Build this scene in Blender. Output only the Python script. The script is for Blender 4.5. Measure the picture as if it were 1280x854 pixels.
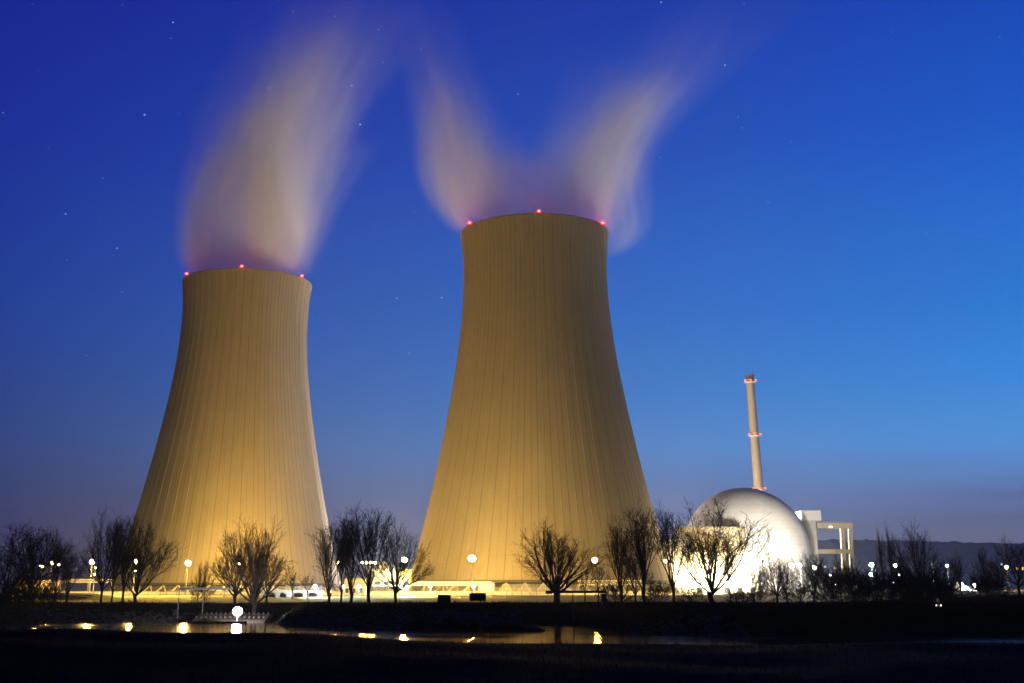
import bpy, bmesh, math, random
import numpy as np
from mathutils import Vector, Matrix

for o in list(bpy.data.objects):
    bpy.data.objects.remove(o)
S = bpy.context.scene
COL = S.collection
R = math.radians

# ------------------------------------------------------------------ camera
F, CX, CY = 1500.0, 587.0, 200.0          # focal length and principal point in photo pixels (1280 wide)
PITCH = R(20.07)
CAMZ = 1.3
cam_d = bpy.data.cameras.new('camera')
cam = bpy.data.objects.new('camera', cam_d)
COL.objects.link(cam)
cam_d.sensor_width = 36
cam_d.lens = F / 1280 * 36
cam_d.shift_x = (640 - CX) / 1280
cam_d.shift_y = (CY - 427) / 1280
cam_d.clip_start, cam_d.clip_end = 0.1, 12000
cam.location = (0, 0, CAMZ)
cam.rotation_euler = (R(90) + PITCH, 0, 0)
S.camera = cam

# ------------------------------------------------------------------ world: dusk sky with stars
def lin(c):
    return [((x / 255) / 12.92 if x / 255 <= .04045 else ((x / 255 + .055) / 1.055) ** 2.4) for x in c]

W = bpy.data.worlds.new('World')
S.world = W
W.use_nodes = True
nt = W.node_tree
nt.nodes.clear()

class NT:
    """small helper to write node expressions"""
    def __init__(s, tree): s.t = tree
    def n(s, kind, **kw):
        a = s.t.nodes.new(kind)
        for k, v in kw.items(): setattr(a, k, v)
        return a
    def put(s, sock, v):
        if v is None: return
        if hasattr(v, 'is_output'): s.t.links.new(v, sock)
        else: sock.default_value = v
    def m(s, op, a, b=None, c=None, clamp=False):
        q = s.n('ShaderNodeMath', operation=op, use_clamp=clamp)
        for i, v in enumerate((a, b, c)): s.put(q.inputs[i], v)
        return q.outputs[0]
    def mapr(s, v, a, b, c=0., d=1., smooth=False):
        q = s.n('ShaderNodeMapRange', interpolation_type='SMOOTHSTEP' if smooth else 'LINEAR')
        for i, x in enumerate((v, a, b, c, d)): s.put(q.inputs[i], x)
        return q.outputs[0]
    def ramp(s, fac, stops, interp='LINEAR'):
        q = s.n('ShaderNodeValToRGB')
        r = q.color_ramp
        r.interpolation = interp
        while len(r.elements) < len(stops): r.elements.new(.5)
        for e, (p, c) in zip(r.elements, stops):
            e.position = p
        for e, (p, c) in zip(r.elements, stops):
            e.color = (*c[:3], 1)
        s.put(q.inputs[0], fac)
        return q.outputs[0]
    def mix(s, f, a, b, blend='MIX'):
        q = s.n('ShaderNodeMix', data_type='RGBA', blend_type=blend)
        s.put(q.inputs[0], f); s.put(q.inputs[6], a); s.put(q.inputs[7], b)
        return q.outputs[2]
    def xyz(s, v):
        q = s.n('ShaderNodeSeparateXYZ'); s.put(q.inputs[0], v); return q.outputs
    def comb(s, x, y, z):
        q = s.n('ShaderNodeCombineXYZ')
        for i, v in enumerate((x, y, z)): s.put(q.inputs[i], v)
        return q.outputs[0]
    def noise(s, vec, scale, detail=3., rough=.5, dims='3D'):
        q = s.n('ShaderNodeTexNoise', noise_dimensions=dims)
        s.put(q.inputs['Vector'], vec)
        q.inputs['Scale'].default_value = scale
        q.inputs['Detail'].default_value = detail
        q.inputs['Roughness'].default_value = rough
        return q.outputs[0]

g = NT(nt)
tc = g.n('ShaderNodeTexCoord')
dx, dy, dz = g.xyz(tc.outputs['Generated'])
el = g.m('MULTIPLY', g.m('ARCSINE', dz), 180 / math.pi)
az = g.m('MULTIPLY', g.m('ARCTAN2', dx, dy), 180 / math.pi)
e01 = g.m('DIVIDE', el, 90, clamp=True)
def stops(l): return [(d / 90, lin(c)) for d, c in l]
left = g.ramp(e01, stops([(0, (60, 58, 84)), (2.5, (44, 51, 96)), (4.5, (38, 54, 112)), (7.5, (24, 56, 132)),
                          (12.5, (4, 52, 154)), (20, (0, 38, 152)), (27.7, (0, 27, 147)), (45, (0, 22, 120)), (90, (0, 14, 90))]))
right = g.ramp(e01, stops([(0, (122, 114, 136)), (2.7, (122, 128, 158)), (4.2, (116, 147, 206)), (6.4, (88, 163, 242)),
                           (9, (54, 146, 236)), (12.5, (34, 124, 222)), (20, (14, 88, 202)), (27.7, (6, 60, 178)), (45, (12, 44, 140)), (90, (4, 20, 95))]))
azf = g.mapr(az, -24, 26, 0, 1)
sky = g.mix(azf, left, right)
# thin purple cloud bands low on the right
cv = g.comb(g.m('MULTIPLY', az, .055), g.m('MULTIPLY', el, .75), 0.)
cn = g.noise(cv, 1.0, 4, .55)
cmask = g.m('MULTIPLY', g.mapr(cn, .46, .68, 0, 1, True),
            g.m('MULTIPLY', g.mapr(el, 1.0, 3.5, .3, 1), g.mapr(el, 3.6, 6.2, 1, 0)))
sky = g.mix(g.m('MULTIPLY', cmask, g.m('MULTIPLY', azf, .5)), sky, (*lin((98, 98, 140)), 1))
# stars
vo = g.n('ShaderNodeTexVoronoi', voronoi_dimensions='2D', feature='F1')
g.put(vo.inputs['Vector'], g.comb(g.m('ADD', g.m('MULTIPLY', az, .62), g.m('MULTIPLY', el, .16)), el, 0.))
vo.inputs['Scale'].default_value = .75
cr = g.xyz(vo.outputs['Color'])
big = g.m('POWER', cr[0], 5.0)
rad = g.m('ADD', .010, g.m('MULTIPLY', big, .012))
sm = g.m('LESS_THAN', vo.outputs['Distance'], rad)
stf = g.m('MULTIPLY', sm, g.m('ADD', .10, g.m('MULTIPLY', big, .85)))
stf = g.m('MULTIPLY', stf, g.mapr(el, 7, 16, 0, 1))
stf = g.m('MULTIPLY', stf, g.mapr(azf, .3, 1.1, 1, .25))
sky = g.mix(stf, sky, (.85, .88, 1, 1), 'ADD')
fb = g.mapr(g.m('ADD', g.m('MULTIPLY', dy, .96), g.m('MULTIPLY', dx, .28)), -.1, .72, .03, 1, True)
sky = g.mix(1.0, sky, g.comb(fb, fb, fb), 'MULTIPLY')
bg = g.n('ShaderNodeBackground')
g.put(bg.inputs[0], sky)
bg.inputs[1].default_value = 1.0
# last daylight below the horizon on the right
st = g.n('ShaderNodeTexSky', sky_type='NISHITA')
st.sun_disc = False
st.sun_elevation = R(-6)
st.sun_rotation = R(60)
bg2 = g.n('ShaderNodeBackground')
g.put(bg2.inputs[0], st.outputs[0])
bg2.inputs[1].default_value = 0.05
ad = g.n('ShaderNodeAddShader')
g.t.links.new(bg.outputs[0], ad.inputs[0]); g.t.links.new(bg2.outputs[0], ad.inputs[1])
wo = g.n('ShaderNodeOutputWorld')
g.t.links.new(ad.outputs[0], wo.inputs[0])

S.view_settings.view_transform = 'Standard'
S.view_settings.look = 'None'
S.view_settings.exposure = 0
S.view_settings.gamma = 1
S.view_settings.use_curve_mapping = False
S.render.engine = 'CYCLES'
S.cycles.use_denoising = True
try: S.cycles.denoiser = 'OPENIMAGEDENOISE'
except Exception: pass
S.cycles.use_light_tree = True
S.cycles.max_bounces = 5
S.cycles.diffuse_bounces = 2
S.cycles.glossy_bounces = 3
S.cycles.volume_bounces = 2
S.cycles.sample_clamp_indirect = 4
S.cycles.sample_clamp_direct = 0
S.cycles.caustics_reflective = False
S.cycles.volume_step_rate = 1.0
S.cycles.volume_max_steps = 256

# ------------------------------------------------------------------ helpers
SP, CP = math.sin(PITCH), math.cos(PITCH)
def ray(px, py):
    u, v = (px - CX) / F, (CY - py) / F
    return Vector((u, CP - SP * v, SP + CP * v))
def at(px, py, Y):
    d = ray(px, py)
    return Vector((0, 0, CAMZ)) + d * (Y / d.y)
def pxm(px, py, Y):
    """metres per photo pixel at that point"""
    d = ray(px, py)
    return (Y / d.y) / F
def on_plane(px, py, z):
    d = ray(px, py)
    return Vector((0, 0, CAMZ)) + d * ((z - CAMZ) / d.z)

def tag(o, label=None, cat=None, group=None, kind=None):
    if label: o['label'] = label
    if cat: o['category'] = cat
    if group: o['group'] = group
    if kind: o['kind'] = kind
    return o
def empty(name, loc, rz=0, label=None, cat=None, group=None):
    o = bpy.data.objects.new(name, None)
    COL.objects.link(o)
    o.location = loc
    o.rotation_euler = (0, 0, rz)
    o.empty_display_size = .5
    return tag(o, label, cat, group)
def link_mesh(name, verts, faces, mat, parent=None, smooth=False, loc=(0, 0, 0)):
    me = bpy.data.meshes.new(name)
    me.from_pydata([tuple(v) for v in verts] if not isinstance(verts, np.ndarray) else verts.tolist(), [], faces)
    me.materials.append(mat)
    if smooth:
        me.polygons.foreach_set('use_smooth', [True] * len(me.polygons))
    me.update()
    o = bpy.data.objects.new(name, me)
    COL.objects.link(o)
    o.location = loc
    if parent: o.parent = parent
    return o
def copy_tree(o, parent=None):
    c = o.copy()
    COL.objects.link(c)
    if parent: c.parent = parent
    for ch in list(o.children): copy_tree(ch, c)
    return c

class MB:
    """collects boxes, bars, tubes into one mesh"""
    def __init__(s): s.v, s.f = [], []
    def add(s, v, f):
        b = len(s.v)
        s.v += [tuple(x) for x in v]
        s.f += [[i + b for i in q] for q in f]
        return s
    def box(s, x0, x1, y0, y1, z0, z1, bev=0.0):
        if bev <= 0:
            v = [(x, y, z) for z in (z0, z1) for x, y in ((x0, y0), (x1, y0), (x1, y1), (x0, y1))]
            return s.add(v, [[3, 2, 1, 0], [4, 5, 6, 7], [0, 1, 5, 4], [1, 2, 6, 5], [2, 3, 7, 6], [3, 0, 4, 7]])
        bm = bmesh.new()
        bmesh.ops.create_cube(bm, size=1)
        for w in bm.verts:
            w.co = Vector(((x0 + x1) / 2 + w.co.x * (x1 - x0), (y0 + y1) / 2 + w.co.y * (y1 - y0), (z0 + z1) / 2 + w.co.z * (z1 - z0)))
        bmesh.ops.bevel(bm, geom=bm.edges[:], offset=bev, segments=2, affect='EDGES', profile=.5)
        bm.verts.index_update()
        s.add([w.co[:] for w in bm.verts], [[w.index for w in q.verts] for q in bm.faces])
        bm.free()
        return s
    def tube(s, pts, rads, n=8, cap=True):
        pts = [Vector(p) for p in pts]
        if not hasattr(rads, '__len__'): rads = [rads] * len(pts)
        b = len(s.v)
        for i, p in enumerate(pts):
            d = (pts[min(i + 1, len(pts) - 1)] - pts[max(i - 1, 0)]).normalized()
            a = Vector((0, 0, 1)) if abs(d.z) < .9 else Vector((1, 0, 0))
            x = d.cross(a).normalized(); y = d.cross(x)
            for k in range(n):
                t = 2 * math.pi * k / n
                s.v.append(tuple(p + (x * math.cos(t) + y * math.sin(t)) * rads[i]))
        for i in range(len(pts) - 1):
            for k in range(n):
                k2 = (k + 1) % n
                s.f.append([b + i * n + k, b + i * n + k2, b + (i + 1) * n + k2, b + (i + 1) * n + k])
        if cap:
            s.f.append([b + k for k in range(n)][::-1])
            s.f.append([b + (len(pts) - 1) * n + k for k in range(n)])
        return s
    def bar(s, a, b, w, h):
        """rectangular bar from a to b"""
        a, b = Vector(a), Vector(b)
        d = (b - a).normalized()
        up = Vector((0, 0, 1)) if abs(d.z) < .95 else Vector((0, 1, 0))
        x = d.cross(up).normalized() * w / 2
        y = x.cross(d).normalized() * h / 2
        v = [a - x - y, a + x - y, a + x + y, a - x + y, b - x - y, b + x - y, b + x + y, b - x + y]
        return s.add(v, [[0, 1, 2, 3], [7, 6, 5, 4], [0, 4, 5, 1], [1, 5, 6, 2], [2, 6, 7, 3], [3, 7, 4, 0]])
    def lathe(s, prof, n=24, c=(0, 0)):
        b = len(s.v)
        for r_, z in prof:
            for k in range(n):
                t = 2 * math.pi * k / n
                s.v.append((c[0] + r_ * math.cos(t), c[1] + r_ * math.sin(t), z))
        for i in range(len(prof) - 1):
            for k in range(n):
                k2 = (k + 1) % n
                s.f.append([b + i * n + k, b + i * n + k2, b + (i + 1) * n + k2, b + (i + 1) * n + k])
        s.f.append([b + k for k in range(n)][::-1])
        s.f.append([b + (len(prof) - 1) * n + k for k in range(n)])
        return s
    def sphere(s, c, r_, n=8, sz=1.0):
        prof = [(max(.02, math.sin(math.pi * i / n)) * r_, c[2] - math.cos(math.pi * i / n) * r_ * sz) for i in range(n + 1)]
        return s.lathe(prof, 2 * n, c)
    def build(s, name, mat, parent=None, smooth=False):
        return link_mesh(name, s.v, s.f, mat, parent, smooth)

# ------------------------------------------------------------------ materials
def principled(name, col, rough=.85, spec=.3, metal=0.):
    m = bpy.data.materials.new(name)
    m.use_nodes = True
    b = m.node_tree.nodes['Principled BSDF']
    b.inputs['Base Color'].default_value = (*col, 1)
    b.inputs['Roughness'].default_value = rough
    b.inputs['Specular IOR Level'].default_value = spec
    b.inputs['Metallic'].default_value = metal
    return m, NT(m.node_tree), b
def noisy(name, c0, c1, scale=1., rough=.9, stretch=(1, 1, 1), bump=0., spec=.25, detail=5):
    m, g, b = principled(name, c0, rough, spec)
    t = g.n('ShaderNodeTexCoord')
    mp = g.n('ShaderNodeMapping')
    g.put(mp.inputs[0], t.outputs['Object'])
    mp.inputs['Scale'].default_value = stretch
    n = g.noise(mp.outputs[0], scale, detail, .6)
    g.put(b.inputs['Base Color'], g.mix(g.mapr(n, .3, .7), (*c0, 1), (*c1, 1)))
    if bump:
        bp = g.n('ShaderNodeBump')
        bp.inputs['Strength'].default_value = .6
        bp.inputs['Distance'].default_value = bump
        g.put(bp.inputs['Height'], n)
        g.put(b.inputs['Normal'], bp.outputs[0])
    return m
def emit(name, col, k):
    m = bpy.data.materials.new(name)
    m.use_nodes = True
    m.node_tree.nodes.clear()
    g = NT(m.node_tree)
    e = g.n('ShaderNodeEmission')
    e.inputs[0].default_value = (*col, 1)
    e.inputs[1].default_value = k
    o = g.n('ShaderNodeOutputMaterial')
    g.t.links.new(e.outputs[0], o.inputs[0])
    return m

M = {}
HAZE = .00012
M['concrete'] = noisy('concrete', (.36, .34, .31), (.27, .26, .24), .8, bump=.02)
M['pale_concrete'] = noisy('pale_concrete', (.52, .50, .46), (.42, .40, .37), .5, bump=.02)
M['white_paint'] = noisy('white_paint', (.74, .73, .70), (.62, .61, .58), .4, rough=.6)
M['steel'] = noisy('galvanised_steel', (.30, .30, .30), (.20, .20, .21), 3, rough=.55)
M['dark_steel'] = noisy('dark_steel', (.045, .05, .06), (.03, .035, .04), 4, rough=.7)
M['rust'] = noisy('rusty_steel', (.07, .035, .025), (.04, .02, .018), 2, rough=.8)
M['cream'] = noisy('cream_cladding', (.50, .42, .26), (.42, .35, .21), .6, rough=.7)
M['bark'] = noisy('bark', (.050, .036, .024), (.028, .021, .015), 6, stretch=(1, 1, .2), rough=.95)
M['twig'] = noisy('twig_bark', (.055, .036, .022), (.032, .022, .014), 3, rough=.95)
M['stack_paint'] = noisy('stack_paint', (.28, .215, .13), (.23, .18, .11), .5, rough=.7)
M['lip'] = noisy('dark_concrete', (.10, .09, .08), (.07, .065, .06), .8)

# lamps: strength in radiance units
WARM, AMBER, COOL, WHITE, RED = (1, .60, .115), (1, .52, .13), (.62, .95, .88), (.92, .96, 1), (1, .05, .025)

# ------------------------------------------------------------------ terrain heights
WZ = -2.5
_shore_px = [(-500, 776.5), (-100, 777.5), (0, 778), (150, 778.3), (243, 778.8), (254, 776.8), (344, 777.2), (353, 783), (450, 785.5), (540, 787.5),
             (600, 788.8), (640, 788.5), (656, 782.5), (730, 782.5), (775, 788), (830, 792.5), (900, 795), (1100, 797), (1280, 797), (1700, 797)]
_sp = [on_plane(x, y, WZ) for x, y in _shore_px]
SHX = np.array([p.x for p in _sp]); SHY = np.array([p.y for p in _sp])
_o = np.argsort(SHX); SHX, SHY = SHX[_o], SHY[_o]
_rng = np.random.RandomState(4)
_ph = _rng.rand(24) * 6.283; _kx = _rng.uniform(-1, 1, 24); _ky = _rng.uniform(-1, 1, 24)
def wob(x, y, s, n=24):
    t = 0
    for i in range(n): t = t + np.sin((x * _kx[i] + y * _ky[i]) / s * 3 + _ph[i])
    return t / math.sqrt(n)
def sstep(a, b, x):
    t = np.clip((x - a) / (b - a), 0, 1); return t * t * (3 - 2 * t)
SPIT = [np.array(on_plane(560, 787, WZ)[:2]), np.array(on_plane(681, 789.3, WZ)[:2])]
def ground(x, y):
    x = np.asarray(x, float); y = np.asarray(y, float)
    ys = np.interp(x, SHX, SHY)
    s = y - ys
    wid = 26 + 4 * wob(x, 0 * x, 30)
    inlet = sstep(-49.5, -47, x) * (1 - sstep(-34, -29, x)) + sstep(7, 10, x) * (1 - sstep(19, 26, x))
    wid = wid + 8 * inlet
    t = np.clip(s / wid, 0, 1)
    prof = (1 - inlet) * (1 - (1 - t) ** 1.9) + inlet * t
    z = WZ + prof * 2.82 + .11 * wob(x, y, 5) * np.clip(s / 4, 0, 1) * (1 - .6 * inlet)
    z = np.where(s < 0, WZ + np.maximum(s * .12, -1.6), z)
    # lawn rising to the works
    z = z + 1.78 * sstep(235, 385, y)
    # mound in front of the wall on the left
    mx = at(78, 745, 300).x
    z = z + 1.5 * np.exp(-((x - mx) / 11) ** 4) * np.exp(-((y - 300) / 9) ** 2)
    # ground climbing at the right-hand edge
    z = z + 1.6 * sstep(70, 118, x) * sstep(170, 240, y)
    # spit of rubble
    d = SPIT[1] - SPIT[0]; L = np.linalg.norm(d); d = d / L
    a = (x - SPIT[0][0]) * d[0] + (y - SPIT[0][1]) * d[1]
    b = np.abs(-(x - SPIT[0][0]) * d[1] + (y - SPIT[0][1]) * d[0])
    k = np.clip(1 - a / L, 0, 1) ** .8 * (a > -3)
    hgt = 2.3 * k + .15
    sp = WZ - .3 + hgt * np.clip(1 - (b / (1.2 + 6 * k)) ** 2, -1, 1) + .1 * wob(x, y, 3)
    z = np.where((a > -3) & (a < L + 1), np.maximum(z, sp), z)
    return z
def gz(x, y): return float(ground(np.array([x]), np.array([y]))[0])

# ------------------------------------------------------------------ ground, river, hills
def grid(name, xs, ys, zf, mat, smooth=True):
    X, Y = np.meshgrid(xs, ys)
    Z = zf(X, Y)
    v = np.stack([X.ravel(), Y.ravel(), Z.ravel()], 1)
    nx, ny = len(xs), len(ys)
    idx = np.arange(nx * ny).reshape(ny, nx)
    q = np.stack([idx[:-1, :-1].ravel(), idx[:-1, 1:].ravel(), idx[1:, 1:].ravel(), idx[1:, :-1].ravel()], 1)
    o = link_mesh(name, v, q.tolist(), mat, None, smooth)
    return o

def ground_mat():
    m, g, b = principled('grassland', (.05, .05, .02), 1, 0)
    t = g.n('ShaderNodeTexCoord')
    n1 = g.noise(t.outputs['Object'], .09, 4, .6)
    n2 = g.noise(t.outputs['Object'], 1.7, 5, .7)
    c = g.mix(g.mapr(n1, .35, .65), (.050, .034, .010, 1), (.070, .048, .014, 1))
    c = g.mix(g.mapr(n2, .35, .7), c, (.026, .017, .008, 1))
    g.put(b.inputs['Base Color'], c)
    bp = g.n('ShaderNodeBump'); bp.inputs['Strength'].default_value = 1; bp.inputs['Distance'].default_value = .25
    g.put(bp.inputs['Height'], n2); g.put(b.inputs['Normal'], bp.outputs[0])
    return m
M['ground'] = ground_mat()
M['lawn'] = noisy('mown_lawn', (.26, .22, .05), (.17, .15, .033), .35, rough=.95, bump=.05, spec=.1)
xs = np.concatenate([np.linspace(-4000, -240, 24)[:-1], np.arange(-240, 260, 1.25), np.linspace(260, 4000, 24)])
ys = np.concatenate([np.arange(122, 280, 1.0), np.arange(280, 400, 4), np.linspace(400, 4500, 30)])
tag(grid('ground', xs, ys, ground, M['ground']), kind='structure')

tag(grid('lawn', np.linspace(-150, 165, 90), np.linspace(262, 430, 60), lambda X, Y: ground(X, Y) + .03, M['lawn']), kind='structure')

_cpx = [(-300, 784), (0, 787), (150, 789), (300, 791.5), (450, 796), (600, 801.5), (760, 804.5), (900, 807.5), (1280, 806), (1600, 805)]
CREST = 34.0
_cp = [at(x, y, CREST) for x, y in _cpx]
CXs = np.array([p.x for p in _cp]); CZs = np.array([p.z for p in _cp])
def near(x, y):
    cz = np.interp(x, CXs, CZs)
    t = np.clip(y / CREST, -1, 1)
    z = -.25 + (cz + .25) * sstep(0, 1, np.clip(t, 0, 1)) - .02 * np.clip(-y, 0, 60)
    z = z + .035 * wob(x, y, 2.2) * np.clip(y / 12, 0, 1)
    return np.where(y > CREST, z - 4.5 * sstep(CREST, CREST + 11, y), z)
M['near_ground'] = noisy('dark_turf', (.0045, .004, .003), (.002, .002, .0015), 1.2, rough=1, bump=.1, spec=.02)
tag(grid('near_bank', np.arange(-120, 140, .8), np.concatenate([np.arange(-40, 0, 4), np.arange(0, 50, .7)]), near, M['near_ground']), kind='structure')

def water_mat():
    m, g, b = principled('river_water', (.004, .006, .008), .06, .5)
    b.inputs['IOR'].default_value = 1.33
    t = g.n('ShaderNodeTexCoord')
    mp = g.n('ShaderNodeMapping'); g.put(mp.inputs[0], t.outputs['Object']); mp.inputs['Scale'].default_value = (.35, 1, 1)
    n = g.noise(mp.outputs[0], .9, 3, .55)
    n2 = g.noise(mp.outputs[0], .12, 2, .5)
    bp = g.n('ShaderNodeBump'); bp.inputs['Strength'].default_value = .5; bp.inputs['Distance'].default_value = .032
    g.put(bp.inputs['Height'], g.m('ADD', n, n2)); g.put(b.inputs['Normal'], bp.outputs[0])
    g.put(b.inputs['Roughness'], g.mapr(n2, .3, .7, .04, .13))
    return m
M['water'] = water_mat()
tag(link_mesh('river', [(-2500, 34, WZ), (2500, 34, WZ), (2500, 250, WZ), (-2500, 250, WZ)], [[0, 1, 2, 3]], M['water']), kind='structure')

M['hill'] = noisy('winter_forest', (.62, .56, .48), (.46, .42, .37), .02, rough=1, spec=0)
def hillz(x, y):
    base = 1 - ((y - 2600) / 700) ** 2
    h = 60 + 52 * sstep(-300, 900, x) + 6 * np.sin(x / 310 + 1) + 3 * np.sin(x / 97)
    rough = 2.2 * wob(x, y, 9) + 1.6 * wob(x * 1.7 + 40, y * 1.3, 4)
    return np.maximum(base, -.05) * h + rough * np.clip(base * 3, 0, 1)
tag(grid('hills', np.arange(-2200, 2600, 6.0), np.linspace(1880, 3320, 60), hillz, M['hill']), kind='structure')

# ------------------------------------------------------------------ cooling towers
TY = 485.0
def zr(px_half, py):
    c = at(CX, py, TY)
    return c.z, px_half * pxm(CX, py, TY)
prof_pts = [zr(92.3, 292), zr(90.0, 330), zr(89.3, 365), zr(95, 422), zr(104.4, 479), zr(116.7, 537), zr(128, 594), zr(137.5, 628), zr(163, 722)]
zz = np.array([p[0] for p in prof_pts]); rr = np.array([p[1] for p in prof_pts])
o_ = np.argsort(zz); zz, rr = zz[o_], rr[o_]
cf = np.polyfit(zz, rr, 4)
ZTOP, ZRIM, GZ = 144.8, 7.3, 1.6
def shell_r(z): return np.polyval(cf, z)

def shell_mat():
    m, g, b = principled('tower_concrete', (.4, .38, .34), .9, .2)
    t = g.n('ShaderNodeTexCoord')
    x, y, z = g.xyz(t.outputs['Object'])
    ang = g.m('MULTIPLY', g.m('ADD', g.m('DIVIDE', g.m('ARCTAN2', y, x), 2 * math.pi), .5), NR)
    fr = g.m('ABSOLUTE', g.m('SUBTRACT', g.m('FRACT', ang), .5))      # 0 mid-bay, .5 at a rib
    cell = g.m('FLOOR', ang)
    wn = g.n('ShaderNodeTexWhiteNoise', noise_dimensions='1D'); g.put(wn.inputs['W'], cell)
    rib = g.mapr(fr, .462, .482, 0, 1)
    lift = g.m('FRACT', g.m('DIVIDE', z, 1.5))
    joint = g.m('LESS_THAN', g.m('ABSOLUTE', g.m('SUBTRACT', lift, .5)), .05)
    pnl = g.n('ShaderNodeTexWhiteNoise', noise_dimensions='2D')
    g.put(pnl.inputs['Vector'], g.comb(cell, g.m('FLOOR', g.m('DIVIDE', z, 1.5)), 0.))
    mp = g.n('ShaderNodeMapping'); g.put(mp.inputs[0], t.outputs['Object']); mp.inputs['Scale'].default_value = (1, 1, .06)
    streak = g.noise(mp.outputs[0], .28, 4, .6)
    blot = g.noise(t.outputs['Object'], .05, 4, .6)
    c = g.mix(g.mapr(streak, .3, .7), (.285, .242, .18, 1), (.25, .21, .155, 1))
    c = g.mix(g.mapr(blot, .35, .7, 0, .5), c, (.195, .172, .145, 1))
    c = g.mix(g.m('MULTIPLY', pnl.outputs[0], .16), c, (.25, .23, .20, 1))
    c = g.mix(g.m('MULTIPLY', joint, .13), c, (.15, .14, .12, 1))
    c = g.mix(g.m('MULTIPLY', rib, .6), c, (.10, .085, .065, 1))  # thin shadows of the ribs painted into the colour as dark lines
    mp2 = g.n('ShaderNodeMapping'); g.put(mp2.inputs[0], t.outputs['Object']); mp2.inputs['Scale'].default_value = (1, 1, .03)
    run = g.noise(mp2.outputs[0], .75, 4, .65)
    c = g.mix(g.m('MULTIPLY', g.mapr(run, .52, .74, 0, 1, True), g.mapr(z, 70, 144, .12, .45)), c, (.115, .092, .066, 1))
    g.put(b.inputs['Base Color'], c)
    return m
NR = 50
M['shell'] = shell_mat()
def build_tower():
    t = empty('cooling_tower', (0, 0, 0))
    per = 10
    n = NR * per
    zs = np.concatenate([np.linspace(ZRIM, ZTOP - .8, 64), [ZTOP - .79, ZTOP]])
    v, f = [], []
    offs = [0, .1, .2, .3, .4, .46, .49, .51, .54, .77]         # position of columns within one bay, rib at .5
    angs = [(b + o) / NR * 2 * math.pi for b in range(NR) for o in [(q) for q in offs]]
    ribd = [0, 0, 0, 0, 0, 0, .12, .12, 0, 0] * NR
    for j, z in enumerate(zs):
        r0 = float(shell_r(min(z, ZTOP - .8)))
        if z > ZTOP - .8: r0 += .18
        for a, e in zip(angs, ribd):
            a2 = a + math.pi + math.pi / NR       # ribs aligned with the rib-shadow lines painted in the material
            v.append(((r0 + e) * math.cos(a2 - math.pi / NR), (r0 + e) * math.sin(a2 - math.pi / NR), z))
    nz = len(zs)
    # inside skin
    for j, z in enumerate(zs):
        r0 = float(shell_r(min(z, ZTOP - .8))) - .7
        for a in angs:
            v.append((r0 * math.cos(a + math.pi), r0 * math.sin(a + math.pi), z))
    N = n * nz
    for j in range(nz - 1):
        for k in range(n):
            k2 = (k + 1) % n
            f.append([j * n + k, j * n + k2, (j + 1) * n + k2, (j + 1) * n + k])
            f.append([N + j * n + k, N + (j + 1) * n + k, N + (j + 1) * n + k2, N + j * n + k2])
    for k in range(n):
        k2 = (k + 1) % n
        f.append([(nz - 1) * n + k, (nz - 1) * n + k2, N + (nz - 1) * n + k2, N + (nz - 1) * n + k])
        f.append([k2, k, N + k, N + k2])
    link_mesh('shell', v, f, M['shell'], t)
    rb = float(shell_r(ZRIM))
    b = MB()
    b.lathe([(rb + .55, ZRIM - .9), (rb + .55, ZRIM), (rb - .9, ZRIM - .01), (rb - .9, ZRIM - .91)], 128)
    b.f = b.f[:-2]
    # close the ring
    nn = 128
    for k in range(nn):
        k2 = (k + 1) % nn
        b.f.append([3 * nn + k, 3 * nn + k2, k2, k])
    b.build('ring_beam', M['lip'], t)
    # diagonal legs
    a0 = 2 * math.pi / 96
    r1, r2 = rb - .2, rb + 3.2
    proto = None
    for k in range(96):
        lean = a0 * .55 * (1 if k % 2 else -1)
        if k < 2:
            p = MB().bar((r2 * math.cos(-lean), r2 * math.sin(-lean), GZ + .3), (r1 * math.cos(lean), r1 * math.sin(lean), ZRIM - .85), .62, .62)
            c = p.build('support_leg', M['pale_concrete'], t)
            if k == 0: proto = c
            else: proto2 = c
        else:
            c = (proto2 if k % 2 else proto).copy()
            COL.objects.link(c); c.parent = t
        c.rotation_euler = (0, 0, a0 * k)
    MB().lathe([(rb - 4.5, GZ - .5), (rb - 4.5, ZRIM - 1.2)], 96).build('fill_drum', M['pale_concrete'], t)
    MB().lathe([(rb + 5.2, GZ - 1), (rb + 5.2, GZ + 1.0), (rb + 4.7, GZ + 1.0), (rb + 4.7, GZ - .2)], 96).build('basin_wall', M['pale_concrete'], t)
    return t
M['red_light'] = emit('red_warning_light', (1, .005, .003), 190)
M['red_hot'] = emit('pink_warning_light', (1, .06, .035), 9)
tower = build_tower()
c1 = at(668, 300, TY)
tower.location = (c1.x, TY, 0)
tag(tower, 'nearer and larger concrete cooling tower, right of the other one', 'cooling tower', 'concrete cooling towers')
tower2 = copy_tree(tower)
TY2 = 569.0
c2 = at(310, 350, TY2)
tower2.location = (c2.x, TY2, 0)
tower2.rotation_euler = (0, 0, .07)
tag(tower2, 'farther concrete cooling tower on the left, looking smaller', 'cooling tower', 'concrete cooling towers')
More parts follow.
